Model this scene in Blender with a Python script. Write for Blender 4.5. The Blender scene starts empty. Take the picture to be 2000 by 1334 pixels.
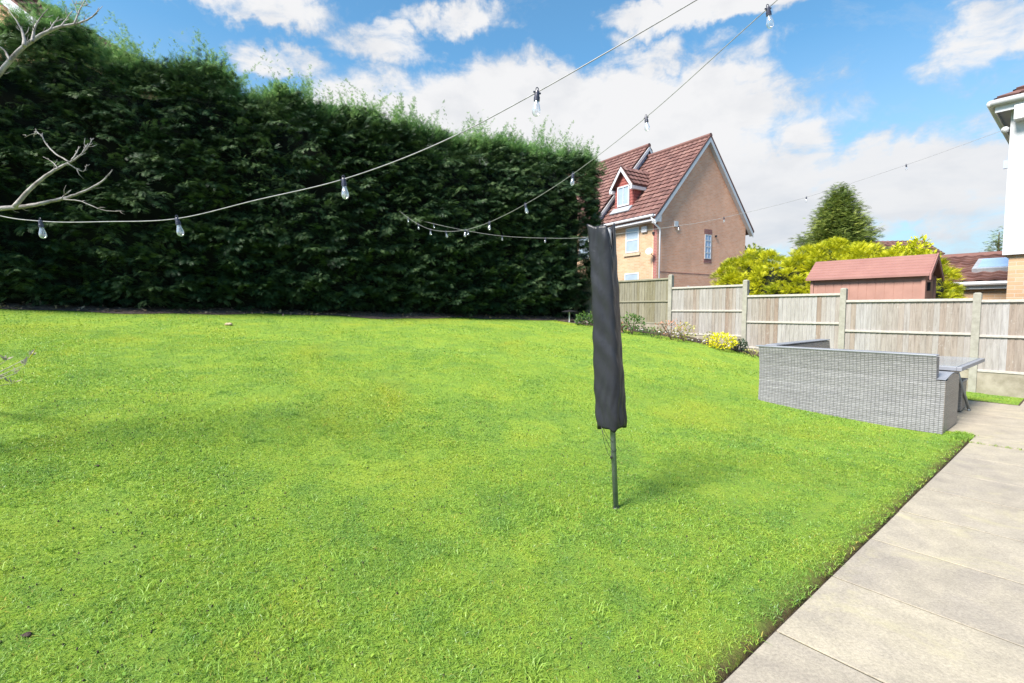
import bpy, bmesh, math, random
import numpy as np
from mathutils import Vector, Matrix, Quaternion
random.seed(7); rng = np.random.default_rng(7)
SC = bpy.context.scene
COL = SC.collection
R = math.radians

# ------------------------------------------------------------------ camera
H0 = 1.40
FPX = 950.0
PITCH = math.atan(61/FPX)
cam = bpy.data.cameras.new('camera'); camo = bpy.data.objects.new('camera', cam); COL.objects.link(camo)
camo.location = (0, 0, H0); camo.rotation_euler = (R(90)-PITCH, 0, 0)
cam.sensor_width = 36; cam.lens = 36*FPX/2000; cam.clip_end = 2000; cam.clip_start = 0.05
SC.camera = camo
cp, sp = math.cos(PITCH), math.sin(PITCH)

def at(px, py, d):
    """point seen at photo pixel (px,py) standing at distance Y = d"""
    x = (px-1000)/FPX; y = (667-py)/FPX
    v = Vector((x, cp+y*sp, -sp+y*cp)); v *= d/v.y
    return Vector((v.x, v.y, v.z+H0))
def zat(py, d): return at(1000, py, d).z
def to_px(p):
    v = Vector(p)-Vector((0, 0, H0)); f = v.y*cp-v.z*sp; u = v.y*sp+v.z*cp
    return 1000+FPX*v.x/f, 667-FPX*u/f

# garden frame: u along the patio edge, v from the patio towards the hedge
P0 = np.array([0.780, 1.745]); E1 = np.array([.772, .635]); E2 = np.array([-.635, .772])
E1 /= np.linalg.norm(E1); E2 = np.array([-E1[1], E1[0]])
GROT = math.atan2(E1[1], E1[0])
def uv2w(u, v): p = P0+u*E1+v*E2; return float(p[0]), float(p[1])
def w2uv(x, y): q = np.array([x, y])-P0; return float(q@E1), float(q@E2)
VZ = [-50, 0, 1.3, 2.2, 3.2, 4.55, 6.5, 8.0, 9.6, 11.3, 13, 200]
ZZ = [0, 0, .03, .09, .28, .56, .84, .99, 1.14, 1.42, 1.6, 1.8]
_vv = np.linspace(-5, 20, 501); _zz = np.interp(_vv, VZ, ZZ)
_k = np.ones(25)/25; _zs = np.convolve(np.pad(_zz, 12, mode='edge'), _k, mode='valid')
def zv(v): return np.interp(v, _vv, _zs)
UP2 = 5.72
def gz(x, y):
    u, v = w2uv(x, y)
    return float(gzuv(u, v))
def gzuv(u, v):
    u = np.asarray(u, float); v = np.asarray(v, float)
    z = zv(v)
    # lawn ripples
    z = z+np.where(v > .3, .012*np.sin(u*2.1+v*.7)*np.sin(v*1.7+.4), 0)
    pav = ((v < 0) & ~((u > 8.55) & (v > -.12))) | ((u > UP2) & (v < 1.9) & ~((u > 8.55) & (v > -.12)))
    z = np.where(pav & (u < 9.45), -.06, z)
    return z

# ------------------------------------------------------------------ materials
def newmat(name):
    m = bpy.data.materials.new(name); m.use_nodes = True
    nt = m.node_tree; nt.nodes.clear()
    out = nt.nodes.new('ShaderNodeOutputMaterial'); b = nt.nodes.new('ShaderNodeBsdfPrincipled')
    nt.links.new(b.outputs[0], out.inputs[0])
    return m, nt, b, out
def N(nt, t, **kw):
    n = nt.nodes.new('ShaderNode'+t)
    for k, v in kw.items():
        if k.startswith('i_'):
            key = k[2:].replace('_', ' ')
            n.inputs[int(key) if key.isdigit() else key].default_value = v
        else: setattr(n, k, v)
    return n
def coords(nt, kind='Object', scale=(1, 1, 1), rot=(0, 0, 0)):
    tc = N(nt, 'TexCoord'); mp = N(nt, 'Mapping'); mp.inputs['Scale'].default_value = scale; mp.inputs['Rotation'].default_value = rot
    nt.links.new(tc.outputs[kind], mp.inputs[0]); return mp.outputs[0]
def ramp(nt, fac, stops):
    r = N(nt, 'ValToRGB'); e = r.color_ramp.elements
    while len(e) < len(stops): e.new(.5)
    for k, (p, c) in enumerate(stops):
        e[k].position = p; e[k].color = (*c, 1) if len(c) == 3 else c
    nt.links.new(fac, r.inputs[0]); return r.outputs[0]
def noise(nt, vec, scale, detail=4, rough=.6, dist=0):
    n = N(nt, 'TexNoise'); n.inputs['Scale'].default_value = scale; n.inputs['Detail'].default_value = detail
    n.inputs['Roughness'].default_value = rough; n.inputs['Distortion'].default_value = dist
    if vec is not None: nt.links.new(vec, n.inputs['Vector'])
    return n.outputs['Fac']
def mix(nt, fac, a, b, mode='MIX'):
    m = N(nt, 'Mix', data_type='RGBA', blend_type=mode)
    for s, v in ((m.inputs[0], fac), (m.inputs[6], a), (m.inputs[7], b)):
        if isinstance(v, (int, float)): s.default_value = v
        elif isinstance(v, tuple): s.default_value = (*v, 1) if len(v) == 3 else v
        else: nt.links.new(v, s)
    return m.outputs[2]
def bump(nt, b, h, strength=.4, dist=.01):
    bp = N(nt, 'Bump'); bp.inputs['Strength'].default_value = strength; bp.inputs['Distance'].default_value = dist
    nt.links.new(h, bp.inputs['Height']); nt.links.new(bp.outputs[0], b.inputs['Normal'])
def math_(nt, op, a, b=None, clamp=False):
    m = N(nt, 'Math', operation=op, use_clamp=clamp)
    for i, v in enumerate((a, b)):
        if v is None: continue
        if isinstance(v, (int, float)): m.inputs[i].default_value = v
        else: nt.links.new(v, m.inputs[i])
    return m.outputs[0]

def simple(name, c1, c2, scale=8, rough=.7, bs=.2, bd=.004, metal=0, stretch=(1, 1, 1), spec=.5, p=(.35, .65)):
    m, nt, b, o = newmat(name)
    v = coords(nt, scale=stretch); f = noise(nt, v, scale, 6, .65)
    nt.links.new(ramp(nt, f, [(p[0], c1), (p[1], c2)]), b.inputs['Base Color'])
    b.inputs['Roughness'].default_value = rough; b.inputs['Metallic'].default_value = metal
    b.inputs['Specular IOR Level'].default_value = spec
    if bs: bump(nt, b, noise(nt, v, scale*6, 4), bs, bd)
    return m

def brickmat(name, c1, c2, mortar, mult=1):
    m, nt, b, o = newmat(name)
    tc = N(nt, 'TexCoord'); s = N(nt, 'SeparateXYZ'); nt.links.new(tc.outputs['Object'], s.inputs[0])
    xy = math_(nt, 'ADD', s.outputs[0], s.outputs[1])
    c = N(nt, 'CombineXYZ'); nt.links.new(xy, c.inputs[0]); nt.links.new(s.outputs[2], c.inputs[1])
    br = N(nt, 'TexBrick'); nt.links.new(c.outputs[0], br.inputs['Vector'])
    br.inputs['Scale'].default_value = 1; br.inputs['Brick Width'].default_value = .225; br.inputs['Row Height'].default_value = .075
    br.inputs['Mortar Size'].default_value = .007; br.inputs['Mortar Smooth'].default_value = .3; br.inputs['Bias'].default_value = 0
    br.inputs['Color1'].default_value = (*c1, 1); br.inputs['Color2'].default_value = (*c2, 1); br.inputs['Mortar'].default_value = (*mortar, 1)
    f = noise(nt, tc.outputs['Object'], .8, 5, .7)
    d = ramp(nt, f, [(.3, (.82, .82, .84)), (.7, (1.1, 1.08, 1.05))])
    nt.links.new(mix(nt, 1.0, br.outputs['Color'], d, 'MULTIPLY'), b.inputs['Base Color'])
    b.inputs['Roughness'].default_value = .9
    inv = math_(nt, 'SUBTRACT', 1.0, br.outputs['Fac']); bump(nt, b, inv, .5, .006)
    return m

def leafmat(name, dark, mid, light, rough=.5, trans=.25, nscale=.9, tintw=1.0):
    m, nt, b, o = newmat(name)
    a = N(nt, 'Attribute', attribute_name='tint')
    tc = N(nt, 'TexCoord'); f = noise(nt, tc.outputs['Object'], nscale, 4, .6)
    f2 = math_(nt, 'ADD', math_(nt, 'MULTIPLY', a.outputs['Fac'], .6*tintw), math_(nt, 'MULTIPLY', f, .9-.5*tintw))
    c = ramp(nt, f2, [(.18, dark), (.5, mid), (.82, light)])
    nt.links.new(c, b.inputs['Base Color']); b.inputs['Roughness'].default_value = rough
    b.inputs['Specular IOR Level'].default_value = .35
    t = N(nt, 'BsdfTranslucent'); nt.links.new(c, t.inputs[0]); ms = N(nt, 'MixShader'); ms.inputs[0].default_value = trans
    nt.links.new(b.outputs[0], ms.inputs[1]); nt.links.new(t.outputs[0], ms.inputs[2]); nt.links.new(ms.outputs[0], o.inputs[0])
    return m

M = {}
def lawn_colour(nt, vec):
    a = noise(nt, vec, .55, 5, .6, .6); b_ = noise(nt, vec, 1.7, 5, .65, .4); c = noise(nt, vec, 6.5, 4, .6); e = noise(nt, vec, 38, 3, .6)
    c1 = ramp(nt, b_, [(.38, (.195, .36, .046)), (.5, (.275, .45, .042)), (.64, (.37, .50, .042))])
    c2 = ramp(nt, c, [(.35, (.20, .355, .08)), (.62, (.345, .48, .075))])
    col = mix(nt, .35, c1, c2)
    col = mix(nt, ramp(nt, a, [(.54, (0, 0, 0)), (.74, (.5, .5, .5))]), col, (.45, .46, .03))
    d = noise(nt, vec, 2.9, 6, .7, .8)
    col = mix(nt, ramp(nt, d, [(.66, (0, 0, 0)), (.80, (.45, .45, .45))]), col, (.44, .38, .09))
    col = mix(nt, ramp(nt, e, [(.3, (.45, .45, .45)), (.55, (0, 0, 0))]), col, (.13, .22, .05))
    return col
def mk_lawn():
    m, nt, b, o = newmat('lawn_ground')
    v = coords(nt); col = lawn_colour(nt, v)
    at_ = N(nt, 'Attribute', attribute_name='tint'); ed = math_(nt, 'MULTIPLY', at_.outputs['Fac'], math_(nt, 'MULTIPLY', noise(nt, v, 9, 5, .7), 2.2), True)
    col = mix(nt, ed, col, (.10, .065, .04))
    nt.links.new(mix(nt, .28, col, (.12, .14, .03)), b.inputs['Base Color']); b.inputs['Roughness'].default_value = .9
    b.inputs['Specular IOR Level'].default_value = .1
    bump(nt, b, noise(nt, v, 60, 5, .8), 1, .02)
    return m
def mk_blade():
    m, nt, b, o = newmat('grass_blades')
    v = coords(nt); col = lawn_colour(nt, v)
    a = N(nt, 'Attribute', attribute_name='tint')
    t = ramp(nt, a.outputs['Fac'], [(0, (1.7, .95, 1.6)), (.03, (1.5, .9, 1.5)), (.05, (.70, .82, .95)), (.5, (.98, 1, 1)), (.9, (1.2, 1.17, 1.6)), (1, (1.7, 1.4, 5.0))])
    col = mix(nt, 1.0, col, t, 'MULTIPLY')
    nt.links.new(col, b.inputs['Base Color']); b.inputs['Roughness'].default_value = .45; b.inputs['Specular IOR Level'].default_value = .35
    tr = N(nt, 'BsdfTranslucent'); nt.links.new(col, tr.inputs[0]); ms = N(nt, 'MixShader'); ms.inputs[0].default_value = .40
    nt.links.new(b.outputs[0], ms.inputs[1]); nt.links.new(tr.outputs[0], ms.inputs[2]); nt.links.new(ms.outputs[0], o.inputs[0])
    return m
M['lawn'] = mk_lawn(); M['blade'] = mk_blade()
M['outer'] = simple('beyond_ground', (.10, .095, .08), (.17, .155, .13), 3, .95, .5, .02)
M['soil'] = simple('soil', (.030, .020, .014), (.15, .11, .08), 14, .95, 1, .03)
M['mulch'] = simple('mulch', (.05, .035, .027), (.20, .145, .115), 22, .95, 1, .03)

def mk_slab():
    m, nt, b, o = newmat('paving_slab')
    v = coords(nt)
    big = noise(nt, v, .9, 5, .6, 1.2); fine = noise(nt, v, 70, 4, .8); mid_ = noise(nt, v, 5, 5, .7)
    col = ramp(nt, big, [(.3, (.315, .283, .238)), (.45, (.385, .348, .280)), (.56, (.345, .312, .262)), (.72, (.405, .37, .30))])
    col = mix(nt, 1.0, col, ramp(nt, mid_, [(.3, (.82, .81, .80)), (.7, (1.12, 1.10, 1.06))]), 'MULTIPLY')
    col = mix(nt, 1.0, col, ramp(nt, fine, [(.3, (.72, .72, .72)), (.65, (1.12, 1.12, 1.1))]), 'MULTIPLY')
    # lichen / algae streaks
    al = noise(nt, v, 2.1, 6, .7, 1.0)
    col = mix(nt, ramp(nt, al, [(.55, (0, 0, 0)), (.72, (.45, .45, .45))]), col, (.46, .42, .24))
    a = N(nt, 'Attribute', attribute_name='tint')
    col = mix(nt, 1.0, col, ramp(nt, a.outputs['Fac'], [(0, (.93, .92, .93)), (1, (1.06, 1.05, 1.02))]), 'MULTIPLY')
    nt.links.new(col, b.inputs['Base Color']); b.inputs['Roughness'].default_value = .85; b.inputs['Specular IOR Level'].default_value = .3
    h = math_(nt, 'ADD', math_(nt, 'MULTIPLY', mid_, 1.2), fine)
    bump(nt, b, h, .6, .006); return m
M['slab'] = mk_slab()
M['moss'] = simple('joint_moss', (.018, .016, .010), (.06, .06, .022), 25, .95, 1, .01)
M['concrete'] = simple('concrete', (.235, .225, .185), (.33, .32, .27), 9, .85, .4, .004)
M['gravelboard'] = simple('gravel_board', (.20, .18, .13), (.32, .29, .23), 5, .9, .4, .004)

def mk_boards(name, green):
    m, nt, b, o = newmat(name)
    tc = N(nt, 'TexCoord'); a = N(nt, 'Attribute', attribute_name='tint')
    mp = N(nt, 'Mapping'); mp.inputs['Scale'].default_value = (9, 9, .8); nt.links.new(tc.outputs['Object'], mp.inputs[0])
    g = noise(nt, mp.outputs[0], 3, 6, .75, .6); big = noise(nt, tc.outputs['Object'], 1.4, 4, .6)
    if green: st = [(0, (.15, .13, .08)), (.35, (.19, .175, .11)), (.7, (.22, .21, .165)), (1, (.24, .225, .16))]
    else: st = [(0, (.245, .19, .15)), (.2, (.28, .245, .21)), (.45, (.30, .28, .255)), (.75, (.34, .33, .32)), (1, (.28, .235, .195))]
    col = ramp(nt, a.outputs['Fac'], st)
    col = mix(nt, 1.0, col, ramp(nt, g, [(.3, (.62, .60, .58)), (.55, (1, 1, 1)), (.75, (1.12, 1.12, 1.12))]), 'MULTIPLY')
    # wavy pale scuffs and knots on the weathered wood
    mp2 = N(nt, 'Mapping'); mp2.inputs['Scale'].default_value = (3, 3, 1.6); nt.links.new(tc.outputs['Object'], mp2.inputs[0])
    k = noise(nt, mp2.outputs[0], 5, 3, .5, 2.2)
    col = mix(nt, ramp(nt, k, [(.62, (0, 0, 0)), (.70, (.55, .55, .55))]), col, (.36, .34, .31) if not green else (.25, .25, .2))
    kn = N(nt, 'TexVoronoi'); mp3 = N(nt, 'Mapping'); mp3.inputs['Scale'].default_value = (4, 4, 2.2); nt.links.new(tc.outputs['Object'], mp3.inputs[0]); nt.links.new(mp3.outputs[0], kn.inputs['Vector'])
    col = mix(nt, ramp(nt, kn.outputs['Distance'], [(.03, (.8, .8, .8)), (.075, (0, 0, 0))]), col, (.12, .07, .04))
    nt.links.new(col, b.inputs['Base Color']); b.inputs['Roughness'].default_value = .85
    bump(nt, b, g, .5, .004); return m
M['boards'] = mk_boards('weathered_boards', False); M['boards_green'] = mk_boards('mossy_boards', True)
M['rail'] = simple('fence_rail', (.33, .31, .27), (.46, .44, .40), 6, .8, .3, .003, stretch=(3, 3, 12))
M['rail_green'] = simple('fence_rail_green', (.18, .17, .115), (.25, .24, .18), 6, .8, .3, .003)
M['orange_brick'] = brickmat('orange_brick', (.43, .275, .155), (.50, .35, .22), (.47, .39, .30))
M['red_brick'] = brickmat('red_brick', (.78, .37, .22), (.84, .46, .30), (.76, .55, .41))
M['dark_brick'] = brickmat('dark_brick', (.27, .09, .08), (.33, .12, .10), (.35, .28, .25))
M['white'] = simple('white_upvc', (.52, .53, .55), (.58, .58, .59), 3, .35, 0)
M['render'] = simple('white_render', (.50, .51, .53), (.55, .55, .56), 1.2, .8, .3, .003)
M['greyband'] = simple('grey_lead', (.28, .32, .42), (.38, .42, .52), 3, .6, 0)
M['lead'] = simple('lead_flashing', (.25, .27, .30), (.34, .36, .38), 6, .5, .2)
M['dark'] = simple('dark_plastic', (.012, .012, .014), (.02, .02, .022), 5, .4, 0)
M['stone'] = simple('sandstone_sill', (.40, .31, .20), (.48, .40, .29), 8, .85, .2)
def mk_tile(name, c1, c2, c3):
    m, nt, b, o = newmat(name)
    a = N(nt, 'Attribute', attribute_name='tint'); tc = N(nt, 'TexCoord')
    f = noise(nt, tc.outputs['Object'], 2.5, 6, .7)
    col = ramp(nt, a.outputs['Fac'], [(0, c1), (.5, c2), (1, c3)])
    col = mix(nt, 1.0, col, ramp(nt, f, [(.3, (.75, .76, .8)), (.7, (1.15, 1.12, 1.1))]), 'MULTIPLY')
    nt.links.new(col, b.inputs['Base Color']); b.inputs['Roughness'].default_value = .8; return m
M['tile'] = mk_tile('roof_tile', (.11, .052, .043), (.165, .080, .066), (.215, .118, .096))
M['cladding'] = simple('red_cladding', (.27, .07, .06), (.33, .10, .08), 4, .7, .2)
def mk_glass(name, col, rough=.05):
    m, nt, b, o = newmat(name)
    b.inputs['Base Color'].default_value = (*col, 1); b.inputs['Roughness'].default_value = rough; b.inputs['Specular IOR Level'].default_value = .9
    v = coords(nt); f = noise(nt, v, 1.5, 3)
    nt.links.new(ramp(nt, f, [(.3, tuple(c*.85 for c in col)), (.7, tuple(min(1, c*1.1) for c in col))]), b.inputs['Base Color']); return m
M['glass_pale'] = mk_glass('net_curtained_glass', (.30, .37, .44)); M['glass_sky'] = mk_glass('rooflight_glass', (.30, .42, .62))
M['shed_wall'] = simple('pink_brown_plastic', (.31, .165, .125), (.36, .195, .15), 3, .6, .1)
M['shed_roof'] = simple('pink_plastic_roof', (.26, .125, .105), (.295, .15, .125), 3, .55, .1)

def mk_weave(name, c1, c2, gap, ax):
    m, nt, b, o = newmat(name)
    tc = N(nt, 'TexCoord'); s = N(nt, 'SeparateXYZ'); nt.links.new(tc.outputs['Object'], s.inputs[0])
    c = N(nt, 'CombineXYZ'); nt.links.new(s.outputs[ax], c.inputs[0]); nt.links.new(s.outputs[2], c.inputs[1])
    def line(sock, pitch, p0):
        f = math_(nt, 'FRACT', math_(nt, 'MULTIPLY', sock, 1/pitch)); d = math_(nt, 'ABSOLUTE', math_(nt, 'SUBTRACT', f, .5))
        return ramp(nt, d, [(p0, (0, 0, 0)), (.5, (1, 1, 1))])
    wob = N(nt, 'TexNoise'); wob.inputs['Scale'].default_value = 9; nt.links.new(tc.outputs['Object'], wob.inputs['Vector'])
    zw = math_(nt, 'ADD', s.outputs[2], math_(nt, 'MULTIPLY', wob.outputs['Fac'], .006))
    yw = math_(nt, 'ADD', s.outputs[ax], math_(nt, 'MULTIPLY', wob.outputs['Fac'], .010))
    rl = line(zw, .0215, .28); cl = line(yw, .040, .36)
    def nz(sc, lo, hi, p=(.35, .62)):
        mp = N(nt, 'Mapping'); mp.inputs['Scale'].default_value = sc; nt.links.new(c.outputs[0], mp.inputs[0])
        return ramp(nt, noise(nt, mp.outputs[0], 1, 4, .75), [(p[0], (lo,)*3), (p[1], (hi,)*3)])
    col = mix(nt, nz((3, 46, 1), 0, 1), c1, c2)
    col = mix(nt, 1.0, col, nz((.5, 14, 1), .80, 1.10), 'MULTIPLY')
    col = mix(nt, 1.0, col, nz((20, 70, 1), .72, 1.22), 'MULTIPLY')
    m1 = math_(nt, 'MULTIPLY', cl, .42); col = mix(nt, m1, col, gap)
    m2 = math_(nt, 'MULTIPLY', rl, .62); col = mix(nt, m2, col, gap)
    nt.links.new(col, b.inputs['Base Color']); b.inputs['Roughness'].default_value = .5
    bump(nt, b, math_(nt, 'SUBTRACT', 1.0, math_(nt, 'MAXIMUM', rl, cl)), .7, .005); return m
M['weave'] = mk_weave('grey_rattan', (.17, .168, .176), (.26, .255, .262), (.06, .058, .058), 1)
M['weave_shade'] = mk_weave('shade_tone_rattan', (.24, .21, .185), (.29, .255, .225), (.13, .115, .10), 0)  # same rattan, with the brown-grey of its shaded panels put into the colour
M['rim'] = simple('grey_edge_strip', (.19, .20, .225), (.25, .26, .285), 4, .45, .1)
M['tglass'] = mk_glass('table_glass', (.26, .30, .34), .12)
M['metal'] = simple('painted_steel', (.22, .24, .25), (.30, .32, .33), 12, .45, .15, .002, metal=.4)
M['galv'] = simple('pole_steel', (.16, .19, .19), (.24, .27, .265), 14, .4, .2, .002, metal=.5)
M['cable'] = simple('pale_cable', (.20, .20, .21), (.34, .34, .34), 30, .5, 0)
M['socket'] = simple('black_socket', (.015, .016, .03), (.05, .05, .08), 30, .35, 0)
M['bark'] = simple('pale_bark', (.15, .13, .115), (.42, .39, .37), 16, .8, .8, .006, stretch=(1, 1, 1))
M['trunk'] = simple('brown_bark', (.05, .035, .025), (.14, .10, .07), 10, .9, .8, .01)
def mk_cover():
    m, nt, b, o = newmat('dark_polyester')
    v = coords(nt); f = noise(nt, v, 5, 5, .6)
    nt.links.new(ramp(nt, f, [(.3, (.018, .019, .024)), (.7, (.027, .028, .034))]), b.inputs['Base Color'])
    b.inputs['Roughness'].default_value = .38; b.inputs['Specular IOR Level'].default_value = .32
    mp = N(nt, 'Mapping'); mp.inputs['Scale'].default_value = (4, 4, 1.6); nt.links.new(v, mp.inputs[0])
    h = noise(nt, mp.outputs[0], 4, 4, .6, 1.2); h2 = noise(nt, v, 300, 2)
    bump(nt, b, math_(nt, 'ADD', h, math_(nt, 'MULTIPLY', h2, .02)), .22, .02); return m
M['cover'] = mk_cover()
def mk_bulb():
    m, nt, b, o = newmat('bulb_glass')
    b.inputs['Base Color'].default_value = (.85, .87, .95, 1); b.inputs['Roughness'].default_value = .12; b.inputs['Specular IOR Level'].default_value = 1
    f = noise(nt, coords(nt), 40, 2)
    nt.links.new(ramp(nt, f, [(.4, (.75, .77, .88)), (.6, (.95, .96, 1))]), b.inputs['Base Color'])
    tr = N(nt, 'BsdfTransparent'); lw = N(nt, 'LayerWeight'); lw.inputs[0].default_value = .5
    gl = N(nt, 'BsdfGlossy'); gl.inputs['Roughness'].default_value = .06; gl.inputs['Color'].default_value = (.95, .96, 1, 1)
    m0 = N(nt, 'MixShader'); m0.inputs[0].default_value = .62; nt.links.new(b.outputs[0], m0.inputs[1]); nt.links.new(gl.outputs[0], m0.inputs[2])
    fac = math_(nt, 'ADD', math_(nt, 'MULTIPLY', lw.outputs['Facing'], .75), .16, True)
    ms = N(nt, 'MixShader'); nt.links.new(fac, ms.inputs[0]); nt.links.new(tr.outputs[0], ms.inputs[1]); nt.links.new(m0.outputs[0], ms.inputs[2])
    nt.links.new(ms.outputs[0], o.inputs[0]); return m
M['bulb'] = mk_bulb()
M['filament'] = simple('filament', (.5, .45, .40), (.7, .65, .6), 10, .4, 0, metal=.5)
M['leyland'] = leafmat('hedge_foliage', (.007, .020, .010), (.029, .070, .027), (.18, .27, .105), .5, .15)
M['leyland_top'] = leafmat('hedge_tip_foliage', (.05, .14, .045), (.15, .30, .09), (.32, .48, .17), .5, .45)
M['core'] = simple('hedge_inner_shade', (.003, .006, .003), (.008, .014, .007), 5, 1, 0)  # near-black colour stands for the shade deep in the foliage
M['golden'] = leafmat('golden_foliage', (.14, .23, .015), (.52, .54, .018), (.76, .74, .03), .5, .3)
M['conifer'] = leafmat('conifer_foliage', (.05, .11, .045), (.17, .25, .065), (.38, .42, .08), .55, .2)
M['green'] = leafmat('shrub_foliage', (.03, .08, .02), (.08, .17, .04), (.18, .28, .06), .5, .25)
M['darkgreen'] = leafmat('dark_shrub_foliage', (.015, .03, .02), (.04, .07, .04), (.10, .14, .09), .5, .2)
M['yellow'] = leafmat('yellow_foliage', (.45, .40, .01), (.75, .68, .015), (.88, .84, .04), .5, .3)
M['pink'] = leafmat('red_tipped_foliage', (.10, .14, .04), (.42, .20, .12), (.62, .28, .20), .5, .3)
M['olive'] = leafmat('variegated_foliage', (.14, .16, .03), (.36, .36, .08), (.62, .56, .25), .5, .3)
M['straw'] = leafmat('dry_leaf', (.18, .14, .10), (.32, .27, .19), (.50, .46, .36), .6, .3)
M['pebble'] = simple('pebble', (.45, .42, .38), (.8, .78, .74), 3, .8, .2)
M['clod'] = simple('dark_clod', (.03, .018, .014), (.08, .05, .04), 20, .9, .8, .01)
M['palelump'] = simple('pale_fungus', (.30, .22, .13), (.48, .38, .25), 20, .8, .5, .01)

# ------------------------------------------------------------------ object helpers
def link(name, data, parent=None, loc=None, rot=None):
    o = bpy.data.objects.new(name, data); COL.objects.link(o)
    if parent is not None: o.parent = parent
    if loc is not None: o.location = loc
    if rot is not None: o.rotation_euler = rot
    return o
def tag(o, label=None, cat=None, group=None, kind=None):
    if label: o['label'] = label
    if cat: o['category'] = cat
    if group: o['group'] = group
    if kind: o['kind'] = kind
    return o
def empty(name, loc, rz=0, rx=0, ry=0):
    o = link(name, None, None, loc, (rx, ry, rz)); o.empty_display_size = .1; return o
class MB:
    def __init__(s): s.v = []; s.f = []; s.t = []; s.tint = .5; s.smooth = False
    def add(s, vs, fs):
        n = len(s.v); s.v += [tuple(p) for p in vs]; s.f += [tuple(i+n for i in f) for f in fs]; s.t += [s.tint]*len(vs)
    def box(s, a, b, M_=None, tint=None):
        if tint is not None: s.tint = tint
        x0, y0, z0 = a; x1, y1, z1 = b
        vs = [(x, y, z) for z in (z0, z1) for y in (y0, y1) for x in (x0, x1)]
        if M_ is not None: vs = [M_ @ Vector(p) for p in vs]
        s.add(vs, [(0, 2, 3, 1), (4, 5, 7, 6), (0, 1, 5, 4), (2, 6, 7, 3), (0, 4, 6, 2), (1, 3, 7, 5)])
    def prism(s, poly, off):
        """poly: planar list of 3d points, off: extrusion vector"""
        n = len(poly); off = Vector(off); vs = [Vector(p) for p in poly]+[Vector(p)+off for p in poly]
        s.add(vs, [tuple(range(n))[::-1], tuple(range(n, 2*n))]+[(i, (i+1) % n, n+(i+1) % n, n+i) for i in range(n)])
    def tube(s, pts, rad, seg=8, caps=True):
        pts = [Vector(p) for p in pts]; n = len(pts)
        if not hasattr(rad, '__len__'): rad = [rad]*n
        up = None; rings = []
        for i, p in enumerate(pts):
            t = (pts[min(i+1, n-1)]-pts[max(i-1, 0)]).normalized()
            if up is None:
                up = t.orthogonal().normalized()
            up = (up-t*up.dot(t)); up = up.normalized() if up.length > 1e-6 else t.orthogonal().normalized()
            w = t.cross(up)
            rings.append([p+(up*math.cos(2*math.pi*k/seg)+w*math.sin(2*math.pi*k/seg))*rad[i] for k in range(seg)])
        vs = [q for r in rings for q in r]; fs = []
        for i in range(n-1):
            for k in range(seg):
                a = i*seg+k; b = i*seg+(k+1) % seg; fs.append((a, b, b+seg, a+seg))
        if caps: fs += [tuple(range(seg))[::-1], tuple(range((n-1)*seg, n*seg))]
        s.add(vs, fs)
    def lathe(s, prof, seg=16, c=(0, 0, 0)):
        vs = []; fs = []
        for r, z in prof:
            for k in range(seg): vs.append((c[0]+r*math.cos(2*math.pi*k/seg), c[1]+r*math.sin(2*math.pi*k/seg), c[2]+z))
        for i in range(len(prof)-1):
            for k in range(seg):
                a = i*seg+k; b = i*seg+(k+1) % seg; fs.append((a, b, b+seg, a+seg))
        s.add(vs, fs)
    def build(s, name, mat, parent=None, smooth=False, bevel=0, kind=None):
        me = bpy.data.meshes.new(name); me.from_pydata(s.v, [], s.f)
        at_ = me.attributes.new('tint', 'FLOAT', 'POINT'); at_.data.foreach_set('value', np.array(s.t, 'f'))
        me.materials.append(mat)
        if smooth: me.polygons.foreach_set('use_smooth', [True]*len(me.polygons))
        bm = bmesh.new(); bm.from_mesh(me); bmesh.ops.recalc_face_normals(bm, faces=bm.faces); bm.to_mesh(me); bm.free()
        o = link(name, me, parent)
        if bevel:
            md = o.modifiers.new('bevel', 'BEVEL'); md.width = bevel; md.segments = 2; md.limit_method = 'ANGLE'
        return o
def np_mesh(name, V, F, mat, parent=None, tint=None, smooth=False):
    """V (n,3), F (m,k) all faces the same size"""
    me = bpy.data.meshes.new(name); k = F.shape[1]
    me.vertices.add(len(V)); me.vertices.foreach_set('co', V.astype('f').ravel())
    me.loops.add(F.size); me.loops.foreach_set('vertex_index', F.astype('i').ravel())
    me.polygons.add(len(F)); me.polygons.foreach_set('loop_start', np.arange(0, F.size, k, dtype='i'))
    me.update(calc_edges=True)
    if tint is not None:
        a = me.attributes.new('tint', 'FLOAT', 'POINT'); a.data.foreach_set('value', tint.astype('f'))
    if smooth: me.polygons.foreach_set('use_smooth', np.ones(len(F), bool))
    me.materials.append(mat)
    return link(name, me, parent)

# ------------------------------------------------------------------ foliage
def frond(n=8, wide=.42, lw=.022, droop=.35):
    V = []; F = []
    def kite(p, d, l, w):
        d = np.array(d)/np.hypot(*d); q = np.array([-d[1], d[0]]); p = np.array(p); i = len(V)
        for a, b_ in ((0, -w*.3), (.6, -w), (1, 0), (.55, w)):
            xy = p+d*l*a+q*b_; V.append((xy[0], xy[1], -droop*(xy[0]**2+2.2*xy[1]**2)))
        F.append((i, i+1, i+2, i+3))
    for k in range(n):
        t = .06+.84*k/n; l = wide*(1-.72*t)*(.8 if k % 2 else 1)
        for s in (-1, 1): kite((t, 0), (.9, .62*s), l, lw*(1.15-.5*t))
    kite((.0, 0), (1, 0), 1.0, lw*.8)
    return np.array(V), np.array(F)
def rect_leaf():
    V = np.array([(0, 0, 0), (.5, .28, .06), (1, 0, 0), (.5, -.28, .06)]); return V, np.array([(0, 1, 2, 3)])
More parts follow.
